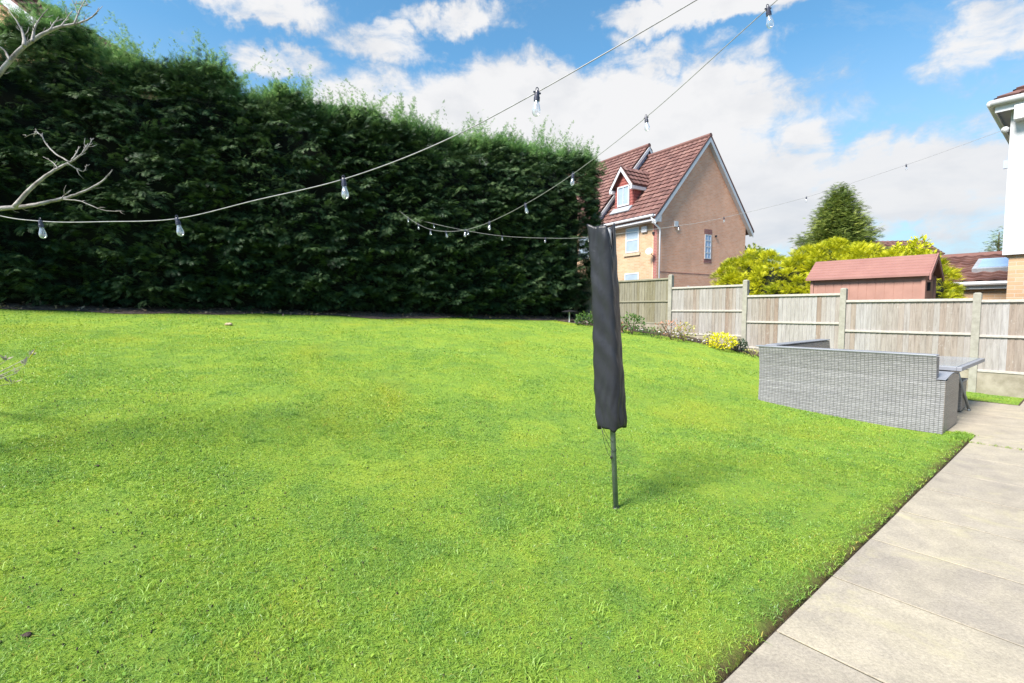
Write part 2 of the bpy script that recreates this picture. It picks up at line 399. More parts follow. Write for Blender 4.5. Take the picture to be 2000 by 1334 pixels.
def basis(d, up):
    """rows N: x axis d, z axis close to up"""
    d = d/np.linalg.norm(d, axis=1, keepdims=True)
    y = np.cross(up, d); ln = np.linalg.norm(y, axis=1, keepdims=True); y = y/np.maximum(ln, 1e-6)
    z = np.cross(d, y); return np.stack([d, y, z], axis=2)
def scatter(tmpl, P, D, U, S, tint):
    V, F = tmpl; B = basis(D, U); n = len(P)
    W = np.einsum('nij,vj->nvi', B, V)*S[:, None, None]+P[:, None, :]
    FF = F[None]+(np.arange(n)*len(V))[:, None, None]
    return W.reshape(-1, 3), FF.reshape(-1, F.shape[1]), np.repeat(tint, len(V))
def joinm(parts):
    Vs = []; Fs = []; Ts = []; o = 0
    for v, f, t in parts: Vs.append(v); Fs.append(f+o); Ts.append(t); o += len(v)
    return np.concatenate(Vs), np.concatenate(Fs), np.concatenate(Ts)
def unit(n): v = rng.normal(size=(n, 3)); return v/np.linalg.norm(v, axis=1, keepdims=True)
FR = frond(5, .60, .026, .45); FR_S = frond(4, .5, .035); LEAF = rect_leaf()
def clumps(C, Nrm, per, size, spread, tmpl=FR, upb=.35, tbase=None, flat=.6, lean=(0, 0, 0)):
    """sprays grouped in clumps; each clump bulges outward along its normal"""
    n = len(C); idx = np.repeat(np.arange(n), per)
    r = unit(n*per); nn = Nrm[idx]
    r = r+nn*.9; r /= np.linalg.norm(r, axis=1, keepdims=True)
    sc = spread*(.6+.8*rng.random(n))[idx]
    P = C[idx]+r*sc[:, None]*rng.random((n*per, 1))**.5*np.array([1, 1, flat])
    D = r*.9+nn*.5+np.array([0, 0, upb])+np.array(lean)+.35*unit(n*per)
    U = np.array([0, 0, 1.0])+.75*unit(n*per)+nn*.25
    S = size*(.6+.7*rng.random(n*per))
    if tbase is None: tbase = rng.random(n)
    tint = np.clip(.55*tbase[idx]+.45*rng.random(n*per), 0, 1)
    return scatter(tmpl, P, D, U, S, tint)
def fans(C, Nrm, per, size, lean=(0, 0, 0), Lr=(.24, .46), upb=.18):
    """branch tips: flattened, drooping fans of sprays set along an outward axis"""
    n = len(C); ax = Nrm*.85+np.array(lean)+np.array([0, 0, upb])+.42*unit(n); ax /= np.linalg.norm(ax, axis=1, keepdims=True)
    up = np.array([0, 0, 1.])+.45*unit(n); sd = np.cross(up, ax); sd /= np.linalg.norm(sd, axis=1, keepdims=True); upn = np.cross(ax, sd)
    Ln = (Lr[0]+(Lr[1]-Lr[0])*rng.random(n)); tb = rng.random(n)
    idx = np.repeat(np.arange(n), per); m = n*per; t = rng.random(m)**.75; sg = rng.choice([-1., 1.], m); w = rng.random(m)*(1.05-.75*t)*.42
    P = C[idx]+ax[idx]*(t*Ln[idx])[:, None]+sd[idx]*(sg*w*Ln[idx])[:, None]-upn[idx]*((t*t*.22+w*w*.9)*Ln[idx])[:, None]+rng.normal(size=(m, 3))*.016
    P -= ax[idx]*(Ln[idx]*.35)[:, None]
    D = ax[idx]*.8+sd[idx]*(sg*(.35+.8*rng.random(m)))[:, None]-upn[idx]*(.25*rng.random(m))[:, None]+.25*unit(m)
    U = upn[idx]+.5*unit(m)
    return scatter(FR, P, D, U, size*(.6+.7*rng.random(m))*(1.1-.35*t), np.clip(.42*tb[idx]+.30*rng.random(m)+.28*t, 0, 1))  # tint rises along each fan, painting highlights onto the tips
def leafblob(c, rad, n, size, tmpl=LEAF, shell=.5, zmin=-.6):
    """leaves through an ellipsoid, denser near its skin, uneven outline"""
    d = unit(int(n*1.5)); d = d[d[:, 2] > zmin][:n]; n = len(d)
    k = rng.normal(size=(5, 3))*2.6; ph = rng.random(5)*6
    bumpy = 1+.16*sum(np.sin(d@k[i]+ph[i]) for i in range(5))/2
    rr = (shell+(1-shell)*rng.random(n)**.6)*bumpy
    P = np.array(c)+d*np.array(rad)*rr[:, None]
    D = d*.8+.7*unit(n)+np.array([0, 0, .2]); U = np.array([0, 0, 1.])+.8*unit(n)
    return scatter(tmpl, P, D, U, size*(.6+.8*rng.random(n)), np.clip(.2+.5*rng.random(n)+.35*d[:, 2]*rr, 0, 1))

# ------------------------------------------------------------------ ground
def build_ground():
    us = np.unique(np.round(np.concatenate([np.arange(-60, -14, 4), np.arange(-14, 5.6, .25), [UP2-.03, UP2+.0], np.arange(5.8, 8.5, .25), [8.53, 8.57], np.arange(8.6, 9.4, .2), [9.4, 9.46, 9.5], np.arange(10, 20, .5), np.arange(20, 150, 8), [400]]), 3))
    vs = np.unique(np.round(np.concatenate([[-400], np.arange(-60, -6, 6), np.arange(-6, -.2, .4), [-.13, -.11, -.02, .0, .009, .02, .05, .1, .15, .2], np.arange(.3, 1.8, .15), [1.88, 1.92], np.arange(2, 13, .2), np.arange(13, 30, 1), np.arange(30, 150, 10), [400]]), 3))
    UU, VV = np.meshgrid(us, vs); Z = gzuv(UU, VV)
    LU = UU < UP2
    edge = (VV > -.001) & (VV < .07) & (UU < UP2)
    Z = np.where((VV < .001) & (UU < UP2), np.minimum(Z, -.06), Z)
    Z = np.where(LU & (VV > .001) & (VV < .015), -.018, Z)
    Z = np.where(LU & (VV > .015) & (VV < .04), -.002+.012*np.sin(UU*9)*np.sin(UU*3.3), Z)
    X = P0[0]+UU*E1[0]+VV*E2[0]; Y = P0[1]+UU*E1[1]+VV*E2[1]
    V = np.stack([X, Y, Z], -1).reshape(-1, 3); nu = len(us); nv = len(vs)
    i = np.arange((nv-1)*nu).reshape(nv-1, nu)[:, :-1].ravel()
    F = np.stack([i, i+1, i+1+nu, i+nu], -1)
    o = np_mesh('lawn', V, F, M['lawn'], smooth=True); tag(o, kind='structure')
    # soil under the paving: second slot on the low faces
    o.data.materials.append(M['soil'])
    o.data.materials.append(M['outer'])
    zc = V[F][:, :, 2].min(1); fu = UU.ravel()[F].mean(1); fv = VV.ravel()[F].mean(1)
    mi = (zc < -.02).astype('i'); mi[(fu > 9.55) | (fv > 14) | (fv < -6)] = 2; o.data.polygons.foreach_set('material_index', mi)
    a = o.data.attributes.new('tint', 'FLOAT', 'POINT'); a.data.foreach_set('value', (np.clip(1-VV/.13, 0, 1)*(UU < UP2)).ravel().astype('f'))
build_ground()

def sheet(name, poly_uv_fn, mat, lift, n=60, m=6, rough=.02):
    """strip on the ground: poly_uv_fn(t) -> ((u0,v0),(u1,v1)) across"""
    V = []; F = []
    for i in range(n+1):
        a, b = poly_uv_fn(i/n)
        for j in range(m+1):
            w = j/m; u = a[0]+(b[0]-a[0])*w; v = a[1]+(b[1]-a[1])*w
            e = math.sin(math.pi*w)
            x, y = uv2w(u, v); V.append((x, y, float(gzuv(u, v))+lift*(.25+e)+rough*random.uniform(-1, 1)*e))
    for i in range(n):
        for j in range(m):
            a = i*(m+1)+j; F.append((a, a+1, a+m+2, a+m+1))
    o = np_mesh(name, np.array(V), np.array(F), mat, smooth=True); tag(o, kind='structure'); return o
def bedw(v): return float(np.interp(v, [1.9, 3, 5, 7, 9.5], [.3, .42, .62, .95, 1.3]))+.04*math.sin(v*3)
sheet('soil_bed', lambda t: ((9.46-bedw(1.9+8*t), 1.9+8*t), (9.46, 1.9+8*t)), M['soil'], .03, 120, 8, .02)

# hedge line
HA = np.array([2.2, 15.0]); HB = np.array([-9.0, 8.55]); HD = (HB-HA); HL = np.linalg.norm(HD); HD = HD/HL
HN = np.array([-HD[1], HD[0]]); HN = HN if HN[1] < 0 else -HN       # towards the camera
HLEN = HL*1.35
def hbase(s, off=0): p = HA+HD*s+HN*off; return p
def mulch_fn(t):
    s = -.2+(HLEN)*t; p = hbase(s, .24+.14*math.sin(s*1.3)+.07*math.sin(s*4.1)); q = hbase(s, -.8)
    return w2uv(*p), w2uv(*q)
sheet('mulch_strip', mulch_fn, M['mulch'], .03, 160, 8, .02)
# bare earth at the far left corner
def in_bed(u, v): return (v > 1.9) & (u > 9.46-np.interp(v, [1.9, 3, 5, 7, 9.5], [.3, .42, .62, .95, 1.3]))

# ------------------------------------------------------------------ grass blades
def build_grass():
    parts = []
    def batch(d0, d1, n, h, w, bend, seg2=True):
        Y = d0+(d1-d0)*rng.random(int(n)); X = (rng.random(int(n))*2-1)*(1.16*Y+.5)
        q = np.stack([X, Y], 1)-P0; u = q@E1; v = q@E2
        hs = (np.stack([X, Y], 1)-HA)@HN
        hq = (np.stack([X, Y], 1)-HA)@HD; front = hs > .22+.14*np.sin(hq*1.3)+.07*np.sin(hq*4.1)+.05*rng.normal(size=len(X))
        ok = ((v > .005) & (u < UP2-.02) | ((u >= UP2-.02) & (v > 1.95)) | ((u > 8.57) & (v > -.10))) & (u < 9.44) & ~in_bed(u, v) & front
        # ragged edge at the paving and thinner worn places
        ok &= ~((v < .02+.06*np.abs(np.sin(u*4.3))*np.abs(np.sin(u*11.3))) & (rng.random(len(v)) < .8) & (np.sin(u*5)+np.sin(u*13.3)+np.sin(u*31) > -.2))
        worn = np.sin(X*2.3+1)*np.sin(Y*2.9)+.5*np.sin(X*7.1)*np.sin(Y*6.3+2)
        wn2 = np.sin(X*9.1+2*np.sin(Y*4.3))*np.sin(Y*11.7+2*np.sin(X*5.1))
        ok &= ~((worn+.5*wn2 > .8) & (rng.random(len(v)) < .5))
        X, Y, u, v = X[ok], Y[ok], u[ok], v[ok]; m = len(X)
        Z = gzuv(u, v)-.004
        tall = 1+.25*np.clip(np.sin(X*1.9+.5)*np.sin(Y*2.3)+.4*np.sin(X*5.3+Y*4.1), -.6, 1)
        hh = h*(.5+.9*rng.random(m))*tall; ww = w*(.6+.8*rng.random(m))
        th = rng.random(m)*2*math.pi; ln = (bend*(.3+1.2*rng.random(m)))
        face = rng.random(m)*2*math.pi
        cx, cy = np.cos(th), np.sin(th); fx, fy = np.cos(face), np.sin(face)
        B = np.stack([X, Y, Z], 1); L = np.stack([cx, cy, np.zeros(m)], 1); W = np.stack([fx, fy, np.zeros(m)], 1)*ww[:, None]/2
        up = np.array([0, 0, 1.])
        p1 = B+up*hh[:, None]*.55+L*(hh*ln*.30)[:, None]
        p2 = B+up*(hh*(1-.35*ln))[:, None]+L*(hh*ln)[:, None]
        V = np.stack([B-W, B+W, p1+W*.85, p1-W*.85, p2+W*.12, p2-W*.12], 1).reshape(-1, 3)
        i = (np.arange(m)*6)[:, None]
        F = np.concatenate([i+np.array([0, 1, 2, 3]), i+np.array([3, 2, 4, 5])])
        tt = rng.random(m)*.93; tt[rng.random(m) < .012] = 1.0
        parts.append((V, F, np.repeat(tt, 6)))
    batch(1.0, 2.6, 150000, .021, .0034, 1.45)
    batch(2.6, 4.5, 200000, .019, .0042, 1.45)
    batch(4.5, 7.5, 170000, .019, .0064, 1.2)
    batch(7.5, 15.5, 170000, .018, .013, 1.1)
    # longer tufts
    nt_ = 380; ty = 1.2+5.5*rng.random(nt_)**1.3; tx = (rng.random(nt_)*2-1)*1.15*ty
    for k in range(nt_):
        u, v = w2uv(tx[k], ty[k])
        if v < .12 or u > 9.2 or (u > UP2 and v < 2.1): continue
        m = random.randint(6, 22); X = tx[k]+rng.normal(size=m)*.025; Y = ty[k]+rng.normal(size=m)*.025
        Z = np.full(m, float(gzuv(u, v))); hh = .028+.03*rng.random(m); th = rng.random(m)*6.28
        B = np.stack([X, Y, Z], 1); L = np.stack([np.cos(th), np.sin(th), np.zeros(m)], 1); f = rng.random(m)*6.28
        W = np.stack([np.cos(f), np.sin(f), np.zeros(m)], 1)*.002; up = np.array([0, 0, 1.])
        p1 = B+up*hh[:, None]*.5+L*hh[:, None]*.3; p2 = B+up*hh[:, None]*.62+L*hh[:, None]*.95
        V = np.stack([B-W, B+W, p1+W, p1-W, p2+W*.1, p2-W*.1], 1).reshape(-1, 3); i = (np.arange(m)*6)[:, None]
        parts.append((V, np.concatenate([i+np.array([0, 1, 2, 3]), i+np.array([3, 2, 4, 5])]), np.repeat(.3+.62*rng.random(m), 6)))
    V, F, T = joinm(parts)
    o = np_mesh('grass', V, F, M['blade'], tint=T)
    tag(o, 'short bright green grass of the lawn with yellow mossy patches', 'grass', kind='stuff')
build_grass()
def casts():
    m = MB(); mc = 0
    while mc < 520:
        y = 1.3+3.6*random.random()**1.2; x = random.uniform(-1.1, .55)*y; u, v = w2uv(x, y)
        den = math.sin(x*1.7+1)*math.sin(y*1.9)+.6*math.sin(x*4.1)*math.sin(y*3.7)
        if v < .15 or random.random() > .35+.6*den: continue
        mc += 1; s = random.uniform(.0015, .0035); m.lathe([(.001, 0), (s*1.5, .004), (s, s*.5+.009), (.001, s*.6+.011)], 6, (x, y, float(gzuv(u, v))))
    o = m.build('worm_casts', M['soil'], smooth=True); tag(o, 'small dark worm casts and holes among the near grass', 'soil crumbs', kind='stuff')
    n = 5200; y = 1.2+4.5*rng.random(n)**1.2; x = (rng.random(n)*2-1)*1.12*y; q = np.stack([x, y], 1)-P0; u = q@E1; v = q@E2
    cl = np.sin(x*3.1+1)*np.sin(y*2.7)+.7*np.sin(x*7.7)*np.sin(y*8.3)+.5*rng.normal(size=n)
    ok = (v > .08) & (u < UP2) & (cl > .45); x, y, u, v = x[ok], y[ok], u[ok], v[ok]; k = len(x)
    P = np.stack([x, y, gzuv(u, v)+.010+.012*rng.random(k)], 1); D = unit(k); D[:, 2] = D[:, 2]*.3+.1
    V, F, T = scatter(LEAF, P, D, np.array([0, 0, 1.])+.35*unit(k), .010+.016*rng.random(k), .25+.68*rng.random(k))
    o = np_mesh('clover', V, F, M['blade'], tint=T); tag(o, 'small broad clover and weed leaves scattered through the near lawn', 'clover', kind='stuff')
casts()

# ------------------------------------------------------------------ patio
def build_patio():
    mb = MB()
    def slab(u0, u1, v0, v1, z=0.0):
        g = .0062; a = [(u0+g, v0+g), (u1-g, v0+g), (u1-g, v1-g), (u0+g, v1-g)]
        dz = [z+random.uniform(-.0012, .0012) for _ in a]; mb.tint = random.random()
        b = .0015; vs = []
        for (k, (u, v)) in enumerate(a):
            x, y = uv2w(u, v); vs.append((x, y, -.08))
        for (k, (u, v)) in enumerate(a):
            x, y = uv2w(u, v); vs.append((x, y, dz[k]-b))
        c = ((u0+u1)/2, (v0+v1)/2)
        for (k, (u, v)) in enumerate(a):
            uu = u+math.copysign(b, c[0]-u); vv = v+math.copysign(b, c[1]-v); x, y = uv2w(uu, vv); vs.append((x, y, dz[k]))
        fs = [(8, 9, 10, 11)]
        for k in range(4):
            n = (k+1) % 4; fs += [(k, n, 4+n, 4+k), (4+k, 4+n, 8+n, 8+k)]
        mb.add(vs, fs)
    us = [-3.6, -2.92, -2.24, -1.56, -.88, -.20, .48, 1.17, 1.84, 2.50, 3.18, 3.82, 4.55, 5.28]
    P = {}
    # first run beside the lawn; edge stones vary a little
    for i in range(len(us)-1):
        slab(us[i], us[i+1], -1.22, -.002+random.uniform(-.003, .003)); slab(us[i], us[i+1], -2.44, -1.22); slab(us[i], us[i+1], -3.4, -2.44)
    # second area by the table
    uu_ = [5.30, UP2+.002, 6.5, 7.3, 8.05, 8.535, 9.45]
    for k in range(len(uu_)-1):
        u, u1 = uu_[k], uu_[k+1]
        for v0, v1 in ((-3.4, -2.3), (-2.3, -1.05)): slab(u, u1, v0, v1, .002)
        if k == 0: slab(u, u1, -1.05, .0, .002)
        elif k == 5: slab(u, u1, -1.05, -.125, .002)
        else: slab(u, u1, -1.05, .92, .002); slab(u, u1, .92, 1.88, .002)
    o = mb.build('patio', M['slab']); tag(o, kind='structure')
    # moss lines in the joints
    mm = MB()
    for i in range(1, len(us)-1):
        for (a, b) in ((-1.22, -.02), (-2.44, -1.22)):
            n = 6
            for k in range(n):
                v0 = a+(b-a)*k/n; v1 = a+(b-a)*(k+1)/n; w = .011
                pts = [uv2w(us[i]-w, v0), uv2w(us[i]+w, v0), uv2w(us[i]+w, v1), uv2w(us[i]-w, v1)]
                mm.add([(x, y, -.0045) for x, y in pts], [(0, 1, 2, 3)])
    o = mm.build('joint_moss', M['moss']); tag(o, 'thin mossy growth in the joints between paving slabs', 'moss', kind='stuff')
build_patio()
# grass tufts growing at the paving joint by the sofa
def tuft_row():
    parts = []
    pts = [(5.29, -.02-.09*k+random.uniform(-.03, .03)) for k in range(16)]+[(5.5+random.uniform(-.2, .2), .02+random.uniform(0, .12)) for _ in range(50)]
    for (u, v) in pts:
        m = 14; x, y = uv2w(u, v); X = x+rng.normal(size=m)*.02; Y = y+rng.normal(size=m)*.02; big = u > 5.3 or v > -.1
        hh = (.035 if v >= 0 else .018)*(.6+rng.random(m)); th = rng.random(m)*6.28; f = rng.random(m)*6.28
        B = np.stack([X, Y, np.full(m, -.004)], 1); L = np.stack([np.cos(th), np.sin(th), np.zeros(m)], 1)
        W = np.stack([np.cos(f), np.sin(f), np.zeros(m)], 1)*.003; up = np.array([0, 0, 1.])
        p1 = B+up*hh[:, None]*.6+L*hh[:, None]*.2; p2 = B+up*hh[:, None]*.9+L*hh[:, None]*.7
        V = np.stack([B-W, B+W, p1+W, p1-W, p2+W*.1, p2-W*.1], 1).reshape(-1, 3); i = (np.arange(m)*6)[:, None]
        parts.append((V, np.concatenate([i+np.array([0, 1, 2, 3]), i+np.array([3, 2, 4, 5])]), np.repeat(.2+.5*rng.random(m), 6)))
    V, F, T = joinm(parts); o = np_mesh('weeds', V, F, M['blade'], tint=T)
    tag(o, 'longer grass tufts at the paving edge beside the rattan sofa', 'weeds', kind='stuff')
tuft_row()

# ------------------------------------------------------------------ fence
def build_fence():
    U0 = 9.49; x, y = uv2w(U0, 0); root = empty('garden_fence', (x, y, 0), GROT)
    tag(root, 'weathered closeboard fence with concrete posts stepping down beside the lawn', 'fence')
    v0 = .505; pitch = 1.93
    # panel k spans v0+(k)*pitch .. +1 ; top heights
    tops = {-3: 1.50, -2: 1.52, -1: 1.575, 0: 1.60, 1: 1.74, 2: 1.99, 3: 2.24, 4: 2.36, 5: 2.36}
    ptop = {-2: 1.6, -1: 1.62, 0: 1.695, 1: 1.84, 2: 2.09, 3: 2.32, 4: 2.45, 5: 2.5, 6: 2.5}
    for k, t in ptop.items():
        v = v0+k*pitch; mb = MB(); zb = float(zv(v))-.2
        mb.box((-.055, v-.05, zb), (.055, v+.05, t-.02))
        mb.add([(-.055, v-.05, t-.02), (.055, v-.05, t-.02), (.055, v+.05, t-.02), (-.055, v+.05, t-.02), (-.03, v-.03, t), (.03, v-.03, t), (.03, v+.03, t), (-.03, v+.03, t)],
               [(0, 1, 5, 4), (1, 2, 6, 5), (2, 3, 7, 6), (3, 0, 4, 7), (4, 5, 6, 7)])
        mb.build('post', M['concrete'], root)
    for k, t in tops.items():
        a = v0+k*pitch+.052; b = v0+(k+1)*pitch-.052; zb = t-1.2; gr = k >= 3
        bd = MB(); n = 22; wv = (b-a)/n
        runs = []; c = random.random()
        for i in range(n):
            if random.random() < .45: c = random.random()
            tt = min(1, max(0, c+random.uniform(-.12, .12)))
            p = a+i*wv
            bd.tint = tt   # feather-edge board: thick one side, thin the other
            bd.add([(.004, p, zb+.02), (-.014, p+.002, zb+.02), (-.006, p+wv+.006, zb+.02), (.004, p+wv, zb+.02),
                    (.004, p, t-.03), (-.014, p+.002, t-.03), (-.006, p+wv+.006, t-.03), (.004, p+wv, t-.03)],
                   [(0, 1, 2, 3), (4, 7, 6, 5), (0, 4, 5, 1), (1, 5, 6, 2), (2, 6, 7, 3), (3, 7, 4, 0)])
        pan = bd.build('panel', M['boards_green' if gr else 'boards'], root)
        rm = M['rail_green' if gr else 'rail']
        for (z0, z1, ex) in ((t-.045, t, .045), (t-.60-.02, t-.60+.02, .04), (zb, zb+.04, .04)):
            r = MB(); r.box((-ex, a, z0), (.02, b, z1)); r.build('rail', rm, pan, bevel=.004)
        g = MB(); zg = min(float(zv(a)), float(zv(b)))-.1
        g.box((-.028, a, zg), (.026, b, zb-.003)); g.build('gravel_board', M['gravelboard'], root)
build_fence()

# ------------------------------------------------------------------ hedge
def build_hedge():
    tbl = [(-900, -190), (-400, -110), (-100, 0), (0, 45), (60, 50), (130, 30), (200, 58), (240, 100), (300, 132), (380, 118), (450, 128), (480, 185), (530, 195), (560, 172), (620, 205), (700, 212), (750, 230), (800, 255), (850, 262), (950, 277), (1050, 295), (1110, 298), (1160, 315)]
    S = np.linspace(-1.2, HLEN, 200); HT = []
    for s in S:
        p = hbase(max(s, 0), -.5); px = 1000+FPX*p[0]/p[1]; y = np.interp(px, [a for a, b in tbl], [b for a, b in tbl]); HT.append(zat(y, p[1]))
    HT = np.array(HT); top = lambda s: np.interp(s, S, HT)
    def base(s, off):
        p = HA[None]+HD[None]*s[:, None]+HN[None]*off[:, None]; q = p-P0
        return p, gzuv(q@E1, q@E2)
    kk = rng.normal(size=(9, 2))*np.array([2.0, 2.0]); ph = rng.random(9)*6.28
    def bmp(s, h): return sum(np.sin(kk[i, 0]*s+kk[i, 1]*h+ph[i]) for i in range(9))/5
    TH = 2.6
    root = empty('conifer_hedge', (float(HA[0]), float(HA[1]), float(gz(*HA))))
    org = np.array(root.location)
    tag(root, 'tall dark green untrimmed conifer hedge with feathery top along the back of the lawn', 'hedge')
    # sections: front face
    parts = []
    n = 3300
    s = -.3+rng.random(n)*(HLEN+.2); f = rng.random(n)
    H = top(s); off = .17*bmp(s*1.5, f*7)-.25*np.clip((.10-f)/.10, 0, 1)-.45*np.clip((f-.88)/.12, 0, 1)**2
    off = off+.30*np.sin(f*math.pi)
    off = off+.32*(rng.random(n)-.55)
    p, gzz = base(s, off); z = gzz+.12+(H-gzz-.25)*f
    C = np.stack([p[:, 0], p[:, 1], z], 1); nn = np.stack([np.full(n, HN[0]), np.full(n, HN[1]), .15+1.2*np.clip((f-.86)/.14, 0, 1)], 1)
    nn += .35*unit(n); nn /= np.linalg.norm(nn, axis=1, keepdims=True)
    parts.append(fans(C, nn, 50, .125, (.42, .05, 0)))
    k2 = rng.random(len(C)) < .45; parts.append(clumps(C[k2]-nn[k2]*.16, nn[k2], 26, .14, .26, FR, .2))
    # end cap (rounded) near the fence
    n = 560; a = rng.random(n)*math.pi; f = rng.random(n)
    H = top(np.zeros(n))-.3*np.abs(np.cos(a)); bul = .25+.85*np.sin(np.clip(f, 0, 1)*math.pi)**.8
    cen = HA+HN*(-TH/2)
    d2 = np.outer(np.cos(a), HN)*TH/2+np.outer(np.sin(a), -HD)*1.0*bul[:, None]
    bump_ = 1+.12*bmp(a*2, f*5)
    p = cen+d2*bump_[:, None]; q = p-P0; gzz = gzuv(q@E1, q@E2); z = gzz+.15+(H-gzz-.3)*f
    C = np.stack([p[:, 0], p[:, 1], z], 1); nn = np.concatenate([d2/1.3, .2+np.zeros((n, 1))], 1)+.3*unit(n); nn /= np.linalg.norm(nn, axis=1, keepdims=True)
    parts.append(fans(C, nn, 50, .13, (.2, 0, .1)))
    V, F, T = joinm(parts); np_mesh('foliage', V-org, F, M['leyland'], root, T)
    # top: lighter feathery growth
    parts = []
    n = 1150; s = -.8+rng.random(n)*(HLEN+.6); w = rng.random(n)
    p, gzz = base(s, -.25-w*(TH-.5)); z = top(s)-.25+.20*bmp(s*1.3, w*4)-.35*np.abs(w-.35)
    C = np.stack([p[:, 0], p[:, 1], z], 1); nn = np.tile([HN[0]*.3, HN[1]*.3, 1.0], (n, 1))+.4*unit(n); nn /= np.linalg.norm(nn, axis=1, keepdims=True)
    parts.append(clumps(C, nn, 42, .15, .32, FR, .7, flat=1.0))
    # feathery leader shoots, in tufts of different height
    n = 230; s = -.5+rng.random(n)*(HLEN+.3); w = rng.random(n)
    p, gzz = base(s, -.05-w*(TH-.9)); z0 = top(s)-.40+.20*bmp(s*1.3, w*4)
    for i in range(n):
        Lh = .45+.75*rng.random()**1.5; wd = .16+.16*rng.random()
        for st in range(random.randint(3, 6)):
            bx, by = rng.normal(size=2)*wd*.7; lx, ly = rng.normal(size=2)*.28; L1 = Lh*(.55+.5*rng.random()); K = int(20+L1*80)
            t = np.sort(rng.random(K))**.9; P = np.stack([p[i, 0]+bx+lx*t*t*L1, p[i, 1]+by+ly*t*t*L1, z0[i]+t*L1], 1)+rng.normal(size=(K, 3))*.05*(1.1-t)[:, None]
            an = rng.random(K)*6.28; D = np.stack([np.cos(an), np.sin(an), .7+.9*rng.random(K)], 1)
            parts.append(scatter(FR_S if st % 2 else FR, P, D, np.array([0, 0, 1.])+.8*unit(K), (.07+.09*rng.random(K))*(1.2-.75*t), np.clip(.35+.5*rng.random(K)+.2*t, 0, 1)))
    # thin bare-ended wisps
    n = 130; s = rng.random(n)*HLEN; w = rng.random(n); p, gzz = base(s, -.1-w*(TH-.9)); z0 = top(s)-.1
    for i in range(n):
        Lh = .35+.55*rng.random(); K = 9; t = np.linspace(.1, 1, K); lx, ly = rng.normal(size=2)*.3
        P = np.stack([p[i, 0]+lx*t*t*Lh, p[i, 1]+ly*t*t*Lh, z0[i]+t*Lh], 1); an = rng.random(K)*6.28; D = np.stack([np.cos(an), np.sin(an), .8+.5*rng.random(K)], 1)
        parts.append(scatter(FR_S, P, D, np.array([0, 0, 1.])+.8*unit(K), (.05+.07*rng.random(K)), .2+.5*rng.random(K)))
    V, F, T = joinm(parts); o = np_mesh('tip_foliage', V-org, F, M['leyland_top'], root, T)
    o['label'] = 'lighter green feathery shoots along the top of the hedge'
    # stems + solid mass added to block light, painted near-black as inner shade
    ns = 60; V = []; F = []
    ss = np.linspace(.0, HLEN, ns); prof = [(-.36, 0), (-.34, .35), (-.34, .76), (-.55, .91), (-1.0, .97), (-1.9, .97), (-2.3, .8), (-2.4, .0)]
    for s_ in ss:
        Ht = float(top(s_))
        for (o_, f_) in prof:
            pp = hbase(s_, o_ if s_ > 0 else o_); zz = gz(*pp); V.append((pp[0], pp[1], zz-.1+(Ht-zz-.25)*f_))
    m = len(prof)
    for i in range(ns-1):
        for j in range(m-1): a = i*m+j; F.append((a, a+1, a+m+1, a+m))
    V = np.array(V)-org; me = bpy.data.meshes.new('shade_core'); F2 = [tuple(x) for x in F]+[tuple(range(m)), tuple(range((ns-1)*m, ns*m))]
    me.from_pydata([tuple(v) for v in V], [], F2); me.materials.append(M['core']); link('shade_core', me, root)
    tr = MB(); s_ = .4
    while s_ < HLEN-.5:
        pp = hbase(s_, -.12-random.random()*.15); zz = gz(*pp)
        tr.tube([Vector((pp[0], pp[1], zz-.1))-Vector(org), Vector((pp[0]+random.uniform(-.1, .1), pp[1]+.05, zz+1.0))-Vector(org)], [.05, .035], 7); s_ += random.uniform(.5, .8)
    tr.build('trunks', M['core'], root)['kind'] = 'stuff'  # trunks take the near-black shade colour to sink into the hedge foot
build_hedge()

# ------------------------------------------------------------------ roof tiles
def tiled(mb, O, A, B, N_, gauge=.32, tw=.30, amp=.030):
    """tiles over the parallelogram O, across A, up-slope B; N_ outward normal"""
    O, A, B, N_ = Vector(O), Vector(A), Vector(B), Vector(N_).normalized(); W = A.length; L = B.length; a = A/W; b = B/L
    nc = max(1, round(L/gauge)); nx = max(1, round(W/tw)); sub = 6
    for j in range(nc):
        rows = []; y0 = L*j/nc; y1 = L*(j+1)/nc
        for (yy, hh) in ((y0, .0), (y0, .065), (y1+.02, .010)):
            rows.append([(x, yy, hh) for x in range(nx*sub+1)])
        base = len(mb.v); tints = [random.random()*.8+random.choice([0, .2]) for _ in range(nx+1)]
        for r in rows:
            for (x, yy, hh) in r:
                w = amp*(.5+.5*math.cos(2*math.pi*x/sub)); p = O+a*(W*x/(nx*sub))+b*yy+N_*(hh+w); mb.v.append(tuple(p)); mb.t.append(tints[min(x//sub, nx)])
        m = nx*sub+1
        for r in range(2):
            for x in range(nx*sub): q = base+r*m+x; mb.f.append((q, q+1, q+m+1, q+m))

